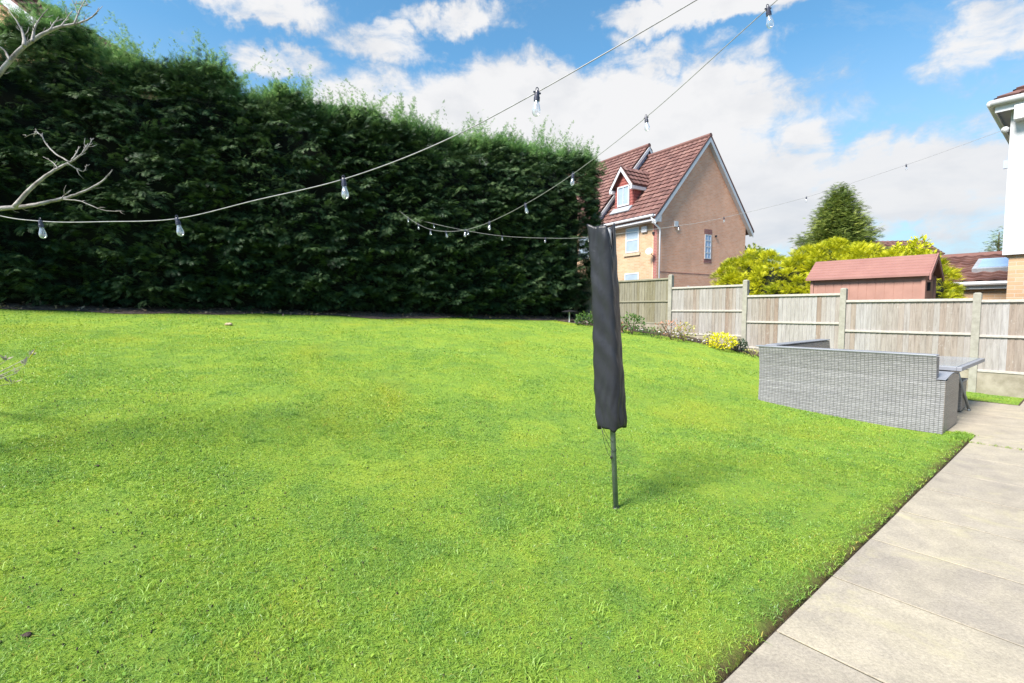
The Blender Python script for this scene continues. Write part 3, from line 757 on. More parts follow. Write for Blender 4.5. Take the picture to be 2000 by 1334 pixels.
def window(root, plane, c, w, h, n, mats, bars=(1, 1), proud=.03, fr=.06, name='window', sash=False):
    """plane 'x' (faces -x at x=n) or 'y' (faces -y at y=n); c = centre (along, z)"""
    def bx(mb, a0, a1, z0, z1, d0, d1):
        if plane == 'x': mb.box((n-d1, a0, z0), (n-d0, a1, z1))
        else: mb.box((a0, n-d1, z0), (a1, n-d0, z1))
    a0, a1 = c[0]-w/2, c[0]+w/2; z0, z1 = c[1]-h/2, c[1]+h/2
    f = MB(); bx(f, a0, a0+fr, z0, z1, 0.003, proud); bx(f, a1-fr, a1, z0, z1, .003, proud); bx(f, a0+fr, a1-fr, z0, z0+fr, .003, proud-.002); bx(f, a0+fr, a1-fr, z1-fr, z1, .003, proud-.002)
    for i in range(1, bars[0]): x = a0+w*i/bars[0]; bx(f, x-.018, x+.018, z0+fr, z1-fr, .003, proud-.006)
    for i in range(1, bars[1]): z = z0+h*i/bars[1]; bx(f, a0+fr, a1-fr, z-.03, z+.03, .003, proud-.004)
    fo = f.build(name, mats[0], root)
    g = MB(); bx(g, a0+fr*.9, a1-fr*.9, z0+fr*.9, z1-fr*.9, .002, .012); g.build('pane', mats[1], fo)
    return fo

# ------------------------------------------------------------------ gabled house beyond the fence
def house_gable():
    a = Vector((-.535, .845)); ang = math.atan2(.535, .845)
    C = at(1283, 500, 23); root = empty('gabled_house', (C.x, C.y, 0), ang)
    tag(root, 'brick end house with steep tiled gable roof and small red dormer', 'house')
    W = 6.97; L = 3.86; ze = 5.95; za = 9.90; zb = .6; sl = (za-ze)/(W/2)
    # walls
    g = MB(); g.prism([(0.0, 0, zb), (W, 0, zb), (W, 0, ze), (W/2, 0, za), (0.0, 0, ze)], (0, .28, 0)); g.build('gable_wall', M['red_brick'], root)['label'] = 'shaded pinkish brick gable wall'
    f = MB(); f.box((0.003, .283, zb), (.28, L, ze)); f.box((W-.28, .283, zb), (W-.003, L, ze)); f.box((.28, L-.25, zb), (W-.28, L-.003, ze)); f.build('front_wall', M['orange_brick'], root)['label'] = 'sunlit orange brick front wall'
    # corner strip in the red brick returns onto the front
    q = MB(); q.box((-.004, 0.0, zb), (-.0, .22, ze-.1)); q.build('corner_brickwork', M['dark_brick'], root)
    # roof: base slabs + tiles
    for (ya, yb, zoff, own) in ((-.18, L, 0, 1),):
        r = MB()
        for sx in (0, 1):
            X = lambda x: x if sx == 0 else W-x
            e = -.38; ez = ze+sl*e
            n = Vector((-sl, 0, 1)) if sx == 0 else Vector((sl, 0, 1)); n.normalize()
            p = [(X(e), ya, ez), (X(W/2), ya, za), (X(W/2), ya, za+.12), (X(e), ya, ez+.12)]
            r.prism(p, (0, yb-ya, 0))
            tiled(r, Vector((X(e-.04), ya-.03, ez+.09)), (0, yb-ya+.03, 0), Vector((X(W/2), 0, za))-Vector((X(e-.04), 0, ez)), n)
        roof = r.build('roof', M['tile'], root)
        rd = MB(); rd.tube([(W/2, ya-.04, za+.15), (W/2, yb, za+.15)], .12, 8); rd.build('ridge_tiles', M['tile'], roof)
    # bargeboards on the gable
    for sx in (0, 1):
        b_ = MB(); X = lambda x: x if sx == 0 else W-x; e = -.38; ez = ze+sl*e
        b_.prism([(X(e), -.19, ez-.16), (X(W/2), -.19, za-.16), (X(W/2), -.19, za+.08), (X(e), -.19, ez+.08)], (0, -.03, 0)); b_.build('bargeboard', M['white'], root)
        s_ = MB(); s_.prism([(X(e), -.185, ez-.10), (X(W/2), -.185, za-.10), (X(W/2), -.185, za-.02), (X(e), -.185, ez-.02)], (0, .185, 0)); s_.build('soffit', M['white'], root)
        # verge tiles dark edge
        v_ = MB(); v_.prism([(X(e-.05), -.23, ez+.08), (X(W/2), -.23, za+.09), (X(W/2), -.23, za+.20), (X(e-.05), -.23, ez+.19)], (0, .06, 0)); v_.build('verge', M['tile'], root)
    fs = MB(); fs.box((-.42, -.16, ze-.42), (-.38, L, ze-.18)); fs.box((-.38, -.16, ze-.42), (0, L, ze-.38)); fs.build('fascia', M['white'], root)
    fs = MB(); fs.box((W+.38, -.16, ze-.42), (W+.42, L, ze-.18)); fs.build('fascia', M['white'], root)
    gt = MB(); gt.tube([(-.49, -.18, ze-.20), (-.49, L, ze-.20)], .065, 8); gt.build('gutter', M['white'], root)
    bx = MB(); bx.box((-.40, -.215, ze-.46), (.02, -.02, ze-.15)); bx.build('box_end', M['white'], root)
    dp = MB(); dp.tube([(-.48, -.05, ze-.25), (-.40, -.1, ze-.5), (-.02, -.14, ze-.75), (.02, -.14, ze-.9), (.02, -.14, zb)], .04, 8); dp.build('downpipe', M['white'], root, smooth=True)
    # windows on the front: 'along' is y
    gl = M['glass_pale']
    window(root, 'x', (1.56, 4.86), .88, 1.22, 0, (M['white'], gl), (1, 2))
    window(root, 'x', (3.15, 4.86), .88, 1.22, 0, (M['white'], gl), (1, 2))
    window(root, 'x', (1.56, 2.62), .95, 1.25, 0, (M['white'], gl), (1, 2))
    for y in (1.56, 3.15):
        s_ = MB(); s_.box((-.07, y-.54, 4.09), (-.003, y+.54, 4.22)); s_.build('sill', M['stone'], root)
        s_ = MB(); s_.box((-.012, y-.5, 5.48), (-.003, y+.5, 5.66)); s_.build('lintel', M['stone'], root)
    # alarm box, dish, lamp
    al = MB(); al.box((-.10, .58, 5.12), (-.003, .92, 5.42)); al.build('alarm_box', M['white'], root, bevel=.03)
    dm = MB(); dm.lathe([(.0, .0), (.09, .015), (.17, .05)], 16); di = dm.build('satellite_dish', M['white'], root); di.location = (-.32, .18, 4.15); di.rotation_euler = (0, R(-70), R(20))
    br = MB(); br.tube([(-.31, .18, 4.12), (-.02, .2, 3.95)], .015, 6); br.build('dish_bracket', M['dark'], root)
    ll = MB(); ll.box((-.07, .15, 4.95), (-.003, .25, 5.08)); ll.build('wall_lamp', M['dark'], root, bevel=.01)
    # gable wall features
    window(root, 'y', (3.75, 4.62), .50, 1.22, 0, (M['white'], M['glass_sky']), (2, 4), fr=.045)
    dk = MB(); dk.box((3.44, -.012, 5.26), (4.06, -.003, 5.50)); dk.build('lintel', M['dark_brick'], root)
    dk = MB(); dk.box((3.44, -.012, 3.80), (4.06, -.003, 4.0)); dk.build('sill', M['dark_brick'], root)
    vb = MB(); vb.box((1.12, -.09, 5.38), (1.38, -.003, 5.66)); vb.build('vent_box', M['white'], root, bevel=.02)
    v2 = MB(); v2.tube([(4.35, -.003, 5.2), (4.35, -.08, 5.2)], .05, 10); v2.build('flue', M['dark'], root)
    ln = MB(); ln.box((.1, -.012, 3.20), (4.4, -.002, 3.235)); ln.build('string_course', M['dark_brick'], root)
    v3 = MB(); v3.tube([(2.3, -.003, 2.55), (2.3, -.03, 2.55)], .07, 10); v3.build('vent_cover', M['white'], root)
    # dormer: face plane at x=.5
    d = empty('dormer', (0, 0, 0)); d.parent = root; d.name = 'dormer'
    bpy.data.objects.remove(d)
    x0 = .50; ya, yb = 2.06, 3.30; yc = (ya+yb)/2; zb_, zt, zp = 6.62, 7.86, 8.66
    m = MB(); depth = 2.0
    m.prism([(x0, ya, zb_), (x0, yb, zb_), (x0, yb, zt), (x0, yc, zp), (x0, ya, zt)], (1.9, 0, 0))
    dor = m.build('dormer', M['cladding'], root)
    # horizontal laps on face and cheek
    lp = MB()
    for k in range(13):
        z = 6.7+k*.15
        half = (yb-ya)/2 if z < zt else (yb-ya)/2*max(0, (zp-z)/(zp-zt))
        if half > .05: lp.box((x0-.018, yc-half+.01, z), (x0-.003, yc+half-.01, z+.12))
        if z < zt-.1: lp.box((x0+.01, ya-.018, z), (x0+1.5, ya-.003, z+.12))
    lp.build('weatherboard', M['cladding'], dor)
    window(dor, 'x', (yc, 7.28), .84, 1.02, x0-.018, (M['white'], gl), (2, 1), .05, .07)
    r = MB(); sd = (zp-zt)/((yb-ya)/2)
    for sy in (-1, 1):
        ye = yc+sy*((yb-ya)/2+.16); zee = zp-sd*((yb-ya)/2+.16)
        n = Vector((0, sy*sd, 1)).normalized()
        r.prism([(x0-.22, ye, zee), (x0-.22, yc, zp), (x0-.22, yc, zp+.08), (x0-.22, ye, zee+.08)], (2.3, 0, 0))
        tiled(r, Vector((x0-.24, ye, zee+.07)), (2.3, 0, 0), Vector((0, yc-ye, zp-zee)), n, .3, .3, .025)
    r.build('roof', M['tile'], dor)
    for sy in (-1, 1):
        ye = yc+sy*((yb-ya)/2+.18); zee = zp-sd*((yb-ya)/2+.18)
        b_ = MB(); b_.prism([(x0-.24, ye, zee-.15), (x0-.24, yc, zp-.15), (x0-.24, yc, zp+.06), (x0-.24, ye, zee+.06)], (-.03, 0, 0)); b_.build('bargeboard', M['white'], dor)
        s_ = MB(); s_.box((x0-.24, min(yc+sy*(yb-ya)/2, ye), zee-.14), (x0+1.35, max(yc+sy*(yb-ya)/2, ye), zee+.02)); s_.build('fascia', M['white'], dor)
    ap = MB(); ap.prism([(x0-.32, ya-.05, 6.36), (x0-.02, ya-.05, 6.66), (x0-.02, yb+.05, 6.66), (x0-.32, yb+.05, 6.36)], Vector((-.06, 0, .05))); ap.build('flashing', M['lead'], dor)
    # ---- adjoining taller house behind it
    r2 = empty('adjoining_house', (C.x, C.y, 0), ang)
    tag(r2, 'taller tiled house joined behind the end house, half hidden by the hedge', 'house')
    L1, L2 = L+.01, 12.0; up = .62
    w = MB(); w.prism([(.02, L1, zb), (W-.02, L1, zb), (W-.02, L1, ze+up-.05), (W/2, L1, za+up-.05), (.02, L1, ze+up-.05)], (0, L2-L1, 0)); w.build('wall', M['orange_brick'], r2)
    r = MB()
    for sx in (0, 1):
        X = lambda x: x if sx == 0 else W-x
        e = -.38; ez = ze+up+sl*e; n = Vector((-sl if sx == 0 else sl, 0, 1)).normalized()
        r.prism([(X(e), L1-.1, ez), (X(W/2), L1-.1, za+up), (X(W/2), L1-.1, za+up+.12), (X(e), L1-.1, ez+.12)], (0, L2-L1+.1, 0))
        tiled(r, Vector((X(e-.04), L1-.12, ez+.09)), (0, L2-L1+.1, 0), Vector((X(W/2), 0, za))-Vector((X(e-.04), 0, ez-up)), n)
    rf = r.build('roof', M['tile'], r2)
    rd = MB(); rd.tube([(W/2, L1-.14, za+up+.15), (W/2, L2, za+up+.15)], .12, 8); rd.build('ridge_tiles', M['tile'], rf)
    for sx in (0, 1):
        X = lambda x: x if sx == 0 else W-x; e = -.38; ez = ze+up+sl*e
        b_ = MB(); b_.prism([(X(e), L1-.105, ez-.14), (X(W/2), L1-.105, za+up-.14), (X(W/2), L1-.105, za+up+.06), (X(e), L1-.105, ez+.06)], (0, -.05, 0)); b_.build('bargeboard', M['white'], r2)
        c = MB(); c.prism([(X(e+.1), L1-.03, ez-.65), (X(W/2), L1-.03, za-.05), (X(W/2), L1-.03, za+up-.1), (X(e+.1), L1-.03, ez-.02)], (0, .02, 0)); c.build('party_wall_cladding', M['greyband'], r2)
    window(r2, 'x', (5.2, 4.86), .88, 1.22, .02, (M['white'], gl), (1, 2))
house_gable()

# ------------------------------------------------------------------ white rendered house at the right edge
def house_white():
    p = at(1970, 300, 9.45); root = empty('white_rendered_house', (p.x, p.y, 0), GROT)
    tag(root, 'two storey house with white rendered upper wall over orange brick at the right edge', 'house')
    zs = 2.46; ze = 5.35
    m = MB(); m.box((0, -9, zs), (8, 0, ze)); m.build('upper_wall', M['render'], root)
    m = MB(); m.box((.08, -9, -.1), (7.9, -.085, zs-.003)); m.build('lower_wall', M['orange_brick'], root)
    # hipped roof
    ov = .20; rz = ze+2.9; r = MB()
    x0, x1, y0, y1 = -ov, 8+ov, -9-ov, ov; zr = ze-.0
    A = [(x0, y0, zr), (x1, y0, zr), (x1, y1, zr), (x0, y1, zr)]; rid = [(4, -5, rz), (4, -4.4, rz)]
    r.tint = .4
    r.add(A+rid, [(0, 3, 5, 4), (3, 2, 5), (2, 1, 4, 5), (1, 0, 4)])
    n = 20
    for (pa, pb, qa, qb) in ((A[0], A[3], rid[0], rid[1]), (A[3], A[2], rid[1], rid[1])):
        pa, pb, qa, qb = map(Vector, (pa, pb, qa, qb)); nrm = (pb-pa).cross(qa-pa).normalized(); nrm = nrm if nrm.z > 0 else -nrm
        for k in range(n):
            t0, t1 = k/n, (k+1)/n; a0 = pa.lerp(qa, t0); b0 = pb.lerp(qb, t0); a1 = pa.lerp(qa, t1); b1 = pb.lerp(qb, t1)
            cols = 30
            for c in range(cols):
                r.tint = random.random(); u0, u1 = c/cols, (c+1)/cols-.002
                r.add([a0.lerp(b0, u0)+nrm*.06, a0.lerp(b0, u1)+nrm*.08, a1.lerp(b1, u1)+nrm*.03, a1.lerp(b1, u0)+nrm*.01, a0.lerp(b0, u0)+nrm*.01, a0.lerp(b0, u1)+nrm*.01], [(0, 1, 2, 3), (4, 5, 1, 0)])
    r.build('roof', M['tile'], root)
    s = MB(); s.box((x0+.02, y0, ze-.16), (x1, y1-.02, ze-.13)); s.build('soffit', M['lead'], root)
    f = MB(); f.box((x0-.0, y0, ze-.22), (x0+.02, y1, ze-.005)); f.box((x0+.02, y1-.02, ze-.22), (x1, y1, ze-.005)); f.build('fascia', M['white'], root)
    g = MB(); g.tube([(x0-.06, y0, ze-.05), (x0-.06, y1+.06, ze-.05)], .06, 10); g.tube([(x0-.06, y1+.06, ze-.05), (x1, y1+.06, ze-.05)], .06, 10); g.build('gutter', M['white'], root, smooth=True)
    b = MB(); b.box((-.24, -9, ze-.42), (-.003, -.06, ze-.163)); b.build('eaves_box', M['white'], root)
    l = MB(); l.lathe([(0, 0), (.05, .02), (.06, .08), (.03, .11)], 10, (-.08, .06, 4.75)); l.build('wall_lamp', M['white'], root, smooth=True)
    k = MB(); k.box((-.02, .0, 4.1), (.03, .06, 4.25)); k.build('cable_hook', M['greyband'], root)
    return p
PW = house_white()

# ------------------------------------------------------------------ low tiled extension
def extension():
    x, y = uv2w(15.9, 0); root = empty('brick_garage', (x, y, 0), GROT)
    tag(root, 'low brick building with red tiled roof and rooflight behind the shed', 'building')
    ze = 2.12; v1 = 2.45; v0 = -5
    m = MB(); m.box((-.06, v0, -.1), (4.6, v1-.1, ze-.14)); m.build('wall', M['orange_brick'], root)
    r = MB(); zr = 2.98; D = 2.4; n = Vector((-(zr-ze), 0, D)).normalized()
    for sx in (1,):
        r.prism([(-.15, v0, ze), (D, v0, zr), (4.95, v0, ze), (D, v0, zr-.1)], (0, v1-v0, 0))
        tiled(r, Vector((-.2, v0, ze+.03)), (0, v1-v0, 0), Vector((D+.2, 0, zr-ze)), n, .28, .3, .035)
        tiled(r, Vector((5.0, v0, ze+.03)), (0, v1-v0, 0), Vector((D-5.0, 0, zr-ze)), Vector(((zr-ze), 0, D)).normalized(), .28, .3, .035)
    rf = r.build('roof', M['tile'], root); rd = MB(); rd.tube([(D, v0, zr+.04), (D, v1, zr+.04)], .1, 8); rd.build('ridge_tiles', M['tile'], rf)
    f = MB(); f.box((-.20, v0, ze-.17), (-.16, v1, ze+.0)); f.box((-.16, v0, ze-.17), (-.062, v1, ze-.14)); f.build('fascia', M['white'], root)
    g = MB(); g.tube([(-.26, v0, ze-.03), (-.26, v1, ze-.03)], .055, 8); g.build('gutter', M['white'], root)
    # rooflight lying in the slope
    sl = (zr-ze)/(D+.2)
    def P(x, y, h): return Vector((x, y, ze+.03+sl*(x+.2)))+n*h
    for (nm, mt, a, b, c, d, h) in (('rooflight', M['lead'], .55, 1.60, .50, 1.50, .13), ('pane', M['glass_sky'], .65, 1.50, .60, 1.40, .145)):
        q = MB(); q.prism([P(a, c, 0), P(b, c, 0), P(b, d, 0), P(a, d, 0)], n*h)
        if nm == 'rooflight': fo = q.build(nm, mt, root)
        else: q.build(nm, mt, fo)
    w = MB(); w.box((-.055, v1-.1, -.1), (4.6, v1-.003, ze-.145)); w.build('end_wall', M['orange_brick'], root)
extension()

# ------------------------------------------------------------------ shed
def shed():
    x, y = uv2w(10.72, 1.42); root = empty('plastic_shed', (x, y, float(zv(1.4))), GROT)
    tag(root, 'pinkish brown plastic garden shed with ridged pink roof beyond the fence', 'shed')
    W, L, ze, zr = .98, 2.05, 2.08, 2.45
    m = MB(); m.box((.04, .04, 0), (W-.04, L-.04, ze)); m.prism([(.04, .04, ze), (W-.04, .04, ze), (W/2, .04, zr-.04)], (0, L-.08, 0)); body = m.build('wall', M['shed_wall'], root)
    rb = MB(); k = 0.04
    while k < L-.05:
        rb.box((.033, k+.007, .02), (.041, min(k+.148, L-.045), ze-.02)); k += .155
    rb.build('plank_cladding', M['shed_wall'], root)
    for (a, b) in ((.0, .0), (W-.06, .0), (.0, L-.06), (W-.06, L-.06)): c = MB(); c.box((a, b, 0), (a+.06, b+.06, ze-.01)); c.build('corner_post', M['shed_wall'], root)
    r = MB()
    for sx in (-1, 1):
        e = W/2+.09; n = 7; sl = (zr-ze)/(W/2)
        for j in range(n):
            t0, t1 = j/n, (j+1)/n; xa = W/2+sx*e*(1-t0); xb = W/2+sx*e*(1-t1)-sx*.015*0; za = zr+.05-sl*e*(1-t0); zb = zr+.05-sl*e*(1-t1)
            r.prism([(xa, -.07, za-.03), (xb, -.07, zb-.03), (xb, -.07, zb), (xa, -.07, za+.016)], (0, L+.14, 0))
    r.build('roof', M['shed_roof'], root)
    for sx in (-1, 1):
        e = W/2+.10; sl = (zr-ze)/(W/2); b_ = MB()
        b_.prism([(W/2+sx*e, -.075, zr-sl*e-.05), (W/2, -.075, zr-.05), (W/2, -.075, zr+.065), (W/2+sx*e, -.075, zr-sl*e+.065)], (0, -.025, 0)); b_.build('bargeboard', M['shed_roof'], root)
    d = MB(); d.box((.18, .018, .05), (W-.18, .037, 1.98)); dr = d.build('door', M['shed_wall'], root, bevel=.008)
    h = MB(); h.box((.26, -.03, 1.75), (.31, .017, 1.92)); h.build('handle', M['dark'], dr)
    g = MB(); g.box((.15, .012, 1.983), (W-.15, .039, 2.04)); g.build('door_lintel', M['shed_roof'], root)
    v = MB(); v.box((.22, .0, 2.06), (.30, .036, 2.13)); v.build('vent', M['white'], root)
shed()

# ------------------------------------------------------------------ planting beyond the fence
def golden_hedge():
    x, y = uv2w(12.8, 4.2); zb = .6; root = empty('golden_conifer_hedge', (x, y, zb), GROT); tag(root, 'yellow green conifer hedge behind the fence and the pink shed', 'hedge')
    parts = []
    vs = np.array([1.75, 2.4, 3.0, 3.7, 4.4, 5.1, 5.8, 6.2]); tops = np.array([2.52, 2.76, 2.95, 3.10, 3.02, 2.94, 3.02, 2.86])
    for v, t in zip(vs, tops):
        n = 150; d = unit(n); d = d[(d[:, 2] > -.9)]; n = len(d)
        rad = np.array([.85, .46 if v < 2 or v > 6 else .62, (t-zb)*.55]); c = np.array([0, v-4.2, (t-zb)*.45])
        C = c+d*rad*(.85+.2*rng.random((n, 1))); parts.append(clumps(C, d, 55, .12, .17, FR, .6))
        parts.append(leafblob(c, rad*.85, 900, .14, FR))
    for k in range(6): # lower skirt
        v = 2.2+k*.75; n = 60; d = unit(n); C = np.array([-.35, v-4.2, .5])+d*np.array([.5, .5, .6]); parts.append(clumps(C, d, 26, .12, .18, FR, .3, tbase=rng.random(n)*.35))
    V, F, T = joinm(parts); np_mesh('foliage', V, F, M['golden'], root, T)
    m = MB()
    for v in vs: m.tube([(0, v-4.2, -.3), (.05, v-4.2, 1.9)], [.06, .03], 7)
    m.build('trunks', M['trunk'], root)['kind'] = 'stuff'
    c = MB()
    for v, t in zip(vs, tops):
        H = t-zb
        c.lathe([(.05, 0), (.42, .2), (.5, H*.5), (.35, H*.8), (.03, H*.9)], 8, (0, v-4.2, -.1))
    c.build('shade_core', M['core'], root)  # solid filler, its near-black colour painted as shade between the sprays
golden_hedge()

def conifer(px, py, pbase, d, rad, label, zb=None, dens=1.0, mat='conifer', group=None):
    top_ = at(px, py, d); zb = .9 if zb is None else zb; root = empty('conifer_tree', (top_.x, top_.y, zb)); tag(root, label, 'tree', group)
    H = top_.z-zb; parts = []
    m = MB(); m.tube([(0, 0, -.3), (0.03, 0, H*.5), (0, 0, H*.97)], [.16, .09, .015], 8)
    nb = int(200*dens)
    for k in range(nb):
        t = (k+.5)/nb; z = H*(.10+.88*t); L = rad*(1-t**1.15)**.9*(.65+.5*random.random())+.05; a = k*2.399+random.random()*.5
        dr = np.array([math.cos(a), math.sin(a)]); tip = (dr[0]*L, dr[1]*L, z+L*.28)
        if L > .25: m.tube([(0, 0, z-.05), tip], [.02, .005], 4, False)
        K = max(8, int(120*L/rad*dens)); s = .2+.8*rng.random(K)**.8
        P = np.stack([dr[0]*L*s, dr[1]*L*s, z+L*.28*s], 1)+rng.normal(size=(K, 3))*.11
        D = np.stack([dr[0]+.7*rng.normal(size=K), dr[1]+.7*rng.normal(size=K), .35+.5*rng.random(K)], 1)
        parts.append(scatter(FR, P, D, np.array([0, 0, 1.])+.6*unit(K), .12+.12*rng.random(K), np.clip(.5*s+.35*rng.random(K)+.1*random.random(), 0, 1)))
    V, F, T = joinm(parts); np_mesh('crown', V, F, M[mat], root, T); m.build('trunk', M['trunk'], root)
conifer(1642, 362, 470, 18, 1.9, 'pointed dark green conifer rising behind the golden hedge', dens=1.7)
conifer(1952, 448, 500, 24, 1.3, 'small conifer top showing between the tiled garage roof and the white house', dens=.5)

def round_tree(px, py, d, rad, label, mat):
    t = at(px, py, d); root = empty('garden_tree', (t.x, t.y, .9)); tag(root, label, 'tree'); H = t.z-.9
    parts = []
    for k in range(6):
        c = np.array([random.uniform(-.5, .5)*rad, random.uniform(-.5, .5)*rad, H-rad*random.uniform(.6, 1.3)]); parts.append(leafblob(c, (rad*.6, rad*.6, rad*.5), 260, .16, LEAF, .3, -1))
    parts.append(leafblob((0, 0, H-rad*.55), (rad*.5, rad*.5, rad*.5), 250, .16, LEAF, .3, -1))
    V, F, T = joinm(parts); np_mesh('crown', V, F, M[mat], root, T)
    m = MB(); m.tube([(0, 0, -.3), (.05, 0, H*.5), (0, 0, H-rad*.7)], [.10, .08, .03], 7); m.build('trunk', M['trunk'], root)
round_tree(1474, 478, 27, .9, 'small rounded green tree just right of the brick gable', 'conifer')
round_tree(1795, 462, 22, .9, 'loose topped shrub tree standing above the shed ridge', 'golden')
def far_house():
    a = at(1718, 486, 32); root = empty('distant_house', (a.x, a.y, 0), R(-8)); tag(root, 'distant low house of which only the brown roof shows above the hedge', 'house')
    zt = zat(464, 32); m = MB(); m.box((0, .2, 0), (3.6, 4, zt-1.1)); m.build('wall', M['orange_brick'], root)
    r = MB(); r.prism([(-.2, 0, zt-1.15), (-.2, 2.1, zt), (-.2, 4.2, zt-1.15)], (4.0, 0, 0)); tiled(r, (-.2, -.05, zt-1.15), (4, 0, 0), (0, 2.15, 1.17), (0, -1, 2), .3, .3, .03); r.build('roof', M['tile'], root)
far_house()
# leaning house behind the hedge at the top left
def house_left():
    d = 16.5; e = at(128, 80, d); root = empty('house_behind_hedge', (e.x, e.y, 0), R(-6)); tag(root, 'brick house with white bargeboard peeping over the hedge at the top left', 'house')
    W = 9.0; ze = e.z; sl = (at(40, -5, d).z-at(175, 95, d).z)/(at(175, 95, d).x-at(40, -5, d).x); za = ze+sl*W/2
    m = MB(); m.prism([(-W+.3, 0, 0), (-.3, 0, 0), (-.3, 0, ze-.1), (-W/2, 0, za-.15), (-W+.3, 0, ze-.1)], (0, 8, 0)); m.build('wall', M['red_brick'], root)
    for sx in (0, 1):
        X = lambda x: -x if sx == 0 else -W+x
        n = Vector((sl if sx == 0 else -sl, 0, 1)).normalized()
        r = MB(); r.prism([(X(-.1), -.3, ze-.1*sl), (X(W/2), -.3, za), (X(W/2), -.3, za+.14), (X(-.1), -.3, ze-.1*sl+.14)], (0, 8.6, 0))
        tiled(r, Vector((X(-.14), -.33, ze+.08-.14*sl)), (0, 8.6, 0), Vector((X(W/2), 0, za))-Vector((X(-.14), 0, ze-.14*sl)), n); r.build('roof', M['tile'], root)
        b = MB(); b.prism([(X(-.1), -.31, ze-.1*sl-.28), (X(W/2), -.31, za-.28), (X(W/2), -.31, za+.04), (X(-.1), -.31, ze-.1*sl+.04)], (0, -.03, 0)); b.build('bargeboard', M['white'], root)
house_left()

# ------------------------------------------------------------------ bed planting
def shrub(name, px, py, w, h, mat, label, cat='shrub', n=260, ls=.05, tm=LEAF, zlift=0, d=None, stems=5, group=None):
    """stands on the soil where the sight line (px,py) meets the ground"""
    g = ground_hit(px, py); root = empty(name, g); tag(root, label, cat, group)
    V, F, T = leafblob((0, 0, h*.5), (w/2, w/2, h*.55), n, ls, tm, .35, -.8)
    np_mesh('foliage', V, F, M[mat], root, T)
    m = MB()
    for k in range(stems):
        a = random.random()*6.28; m.tube([(0, 0, -.02), (math.cos(a)*w*.15, math.sin(a)*w*.15, h*.4), (math.cos(a)*w*.3, math.sin(a)*w*.3, h*.8)], [.008, .006, .003], 5)
    m.build('stem', M['trunk'], root); return root
def ground_hit(px, py):
    o = Vector((0, 0, H0)); p = at(px, py, 1)-o; lo = None; d = .8
    while d < 40:
        q = o+p*d
        if q.z < gz(q.x, q.y): break
        d += .02
    return Vector((q.x, q.y, gz(q.x, q.y)))
shrub('yellow_shrub', 1411, 684, .62, .36, 'yellow', 'bright yellow domed shrub beside the concrete post', n=520, ls=.055)
shrub('grey_green_shrub', 1444, 688, .34, .26, 'darkgreen', 'small dark grey green shrub between the yellow shrub and the post', n=240, ls=.06)
shrub('variegated_shrub', 1386, 676, .36, .30, 'olive', 'thin cream and green shrub against the fence left of the yellow shrub', n=130, ls=.045)
shrub('red_tipped_shrub', 1312, 664, .85, .46, 'pink', 'loose red tipped shrub in front of the fence post', n=240, ls=.05, stems=9)
shrub('olive_shrub', 1336, 667, .60, .40, 'olive', 'olive green shrub right of the red tipped shrub', n=260, ls=.05)
shrub('leafy_shrub', 1234, 652, .60, .46, 'green', 'rounded mid green shrub next to the covered airer', n=420, ls=.06)
shrub('low_plant', 1275, 658, .5, .2, 'green', 'low sprawling green plant in the bed between the green and red shrubs', 'plant', n=160, ls=.05)
shrub('low_plant', 1216, 650, .3, .25, 'pink', 'small reddish plant in the bed close behind the airer cover', 'plant', n=90, ls=.05)
shrub('leafy_shrub', 1145, 636, .7, .32, 'green', 'spreading green shrub at the foot of the hedge end', n=360, ls=.07)
shrub('low_plant', 1470, 697, .35, .14, 'olive', 'low pale plant in the bed at the sofa corner', 'plant', n=130, ls=.035)
def pebbles():
    m = MB()
    for k in range(150):
        v = 2.1+random.random()**1.6*6.5; u = 9.46-bedw(v)*random.uniform(.35, .98); x, y = uv2w(u, v); z = float(gzuv(u, v))+.035; s = random.uniform(.012, .035)
        vs = []; 
        for (a, b) in ((0, -.5), (1, -.1), (.7, .5), (0, .7)):
            pass
        m.lathe([(.001, -.5*s), (s, -.1*s), (s*.8, .35*s), (.001, .6*s)], 7, (x, y, z))
    o = m.build('pebbles', M['pebble'], smooth=True); tag(o, 'pale pebbles and litter scattered on the dark soil bed', 'pebbles', kind='stuff')
pebbles()
def litter():
    n = 1500; s = rng.random(n)*HLEN; off = .34-.85*rng.random(n); p = HA+HD*s[:, None]+HN*off[:, None]; q = p-P0; z = gzuv(q@E1, q@E2)+.05
    P = np.stack([p[:, 0], p[:, 1], z], 1); D = unit(n); D[:, 2] *= .3
    V, F, T = scatter(LEAF, P, D, np.array([0, 0, 1.])+.3*unit(n), .03+.07*rng.random(n), rng.random(n)*.6)
    o = np_mesh('leaf_litter', V, F, M['straw'], tint=T); tag(o, 'dry brown leaf litter under the front of the hedge', 'litter', kind='stuff')
litter()

# ------------------------------------------------------------------ small things on the lawn
def lump(name, px, py, size, mat, label, cat, flat=.5):
    g = ground_hit(px, py); bm = bmesh.new(); bmesh.ops.create_icosphere(bm, subdivisions=3, radius=size)
    for v in bm.verts:
        c = v.co; k = 1+.25*math.sin(c.x*60/size*.04+1)*math.sin(c.y*2.5/size)+random.uniform(-.08, .08); v.co = Vector((c.x*k, c.y*k*.7, c.z*flat*k))
    me = bpy.data.meshes.new(name); bm.to_mesh(me); bm.free(); me.materials.append(mat)
    for p in me.polygons: p.use_smooth = True
    o = link(name, me, None, g+Vector((0, 0, size*flat*.7))); tag(o, label, cat)
lump('pale_lump', 447, 636, .062, M['palelump'], 'pale tan lump lying on the far lawn before the hedge', 'lump')
lump('dark_clod', 52, 1246, .018, M['clod'], 'dark brown clod on the grass at the bottom left', 'clod')
lump('dark_clod', 190, 913, .014, M['clod'], 'tiny dark brown clod on the grass left of the middle', 'clod')
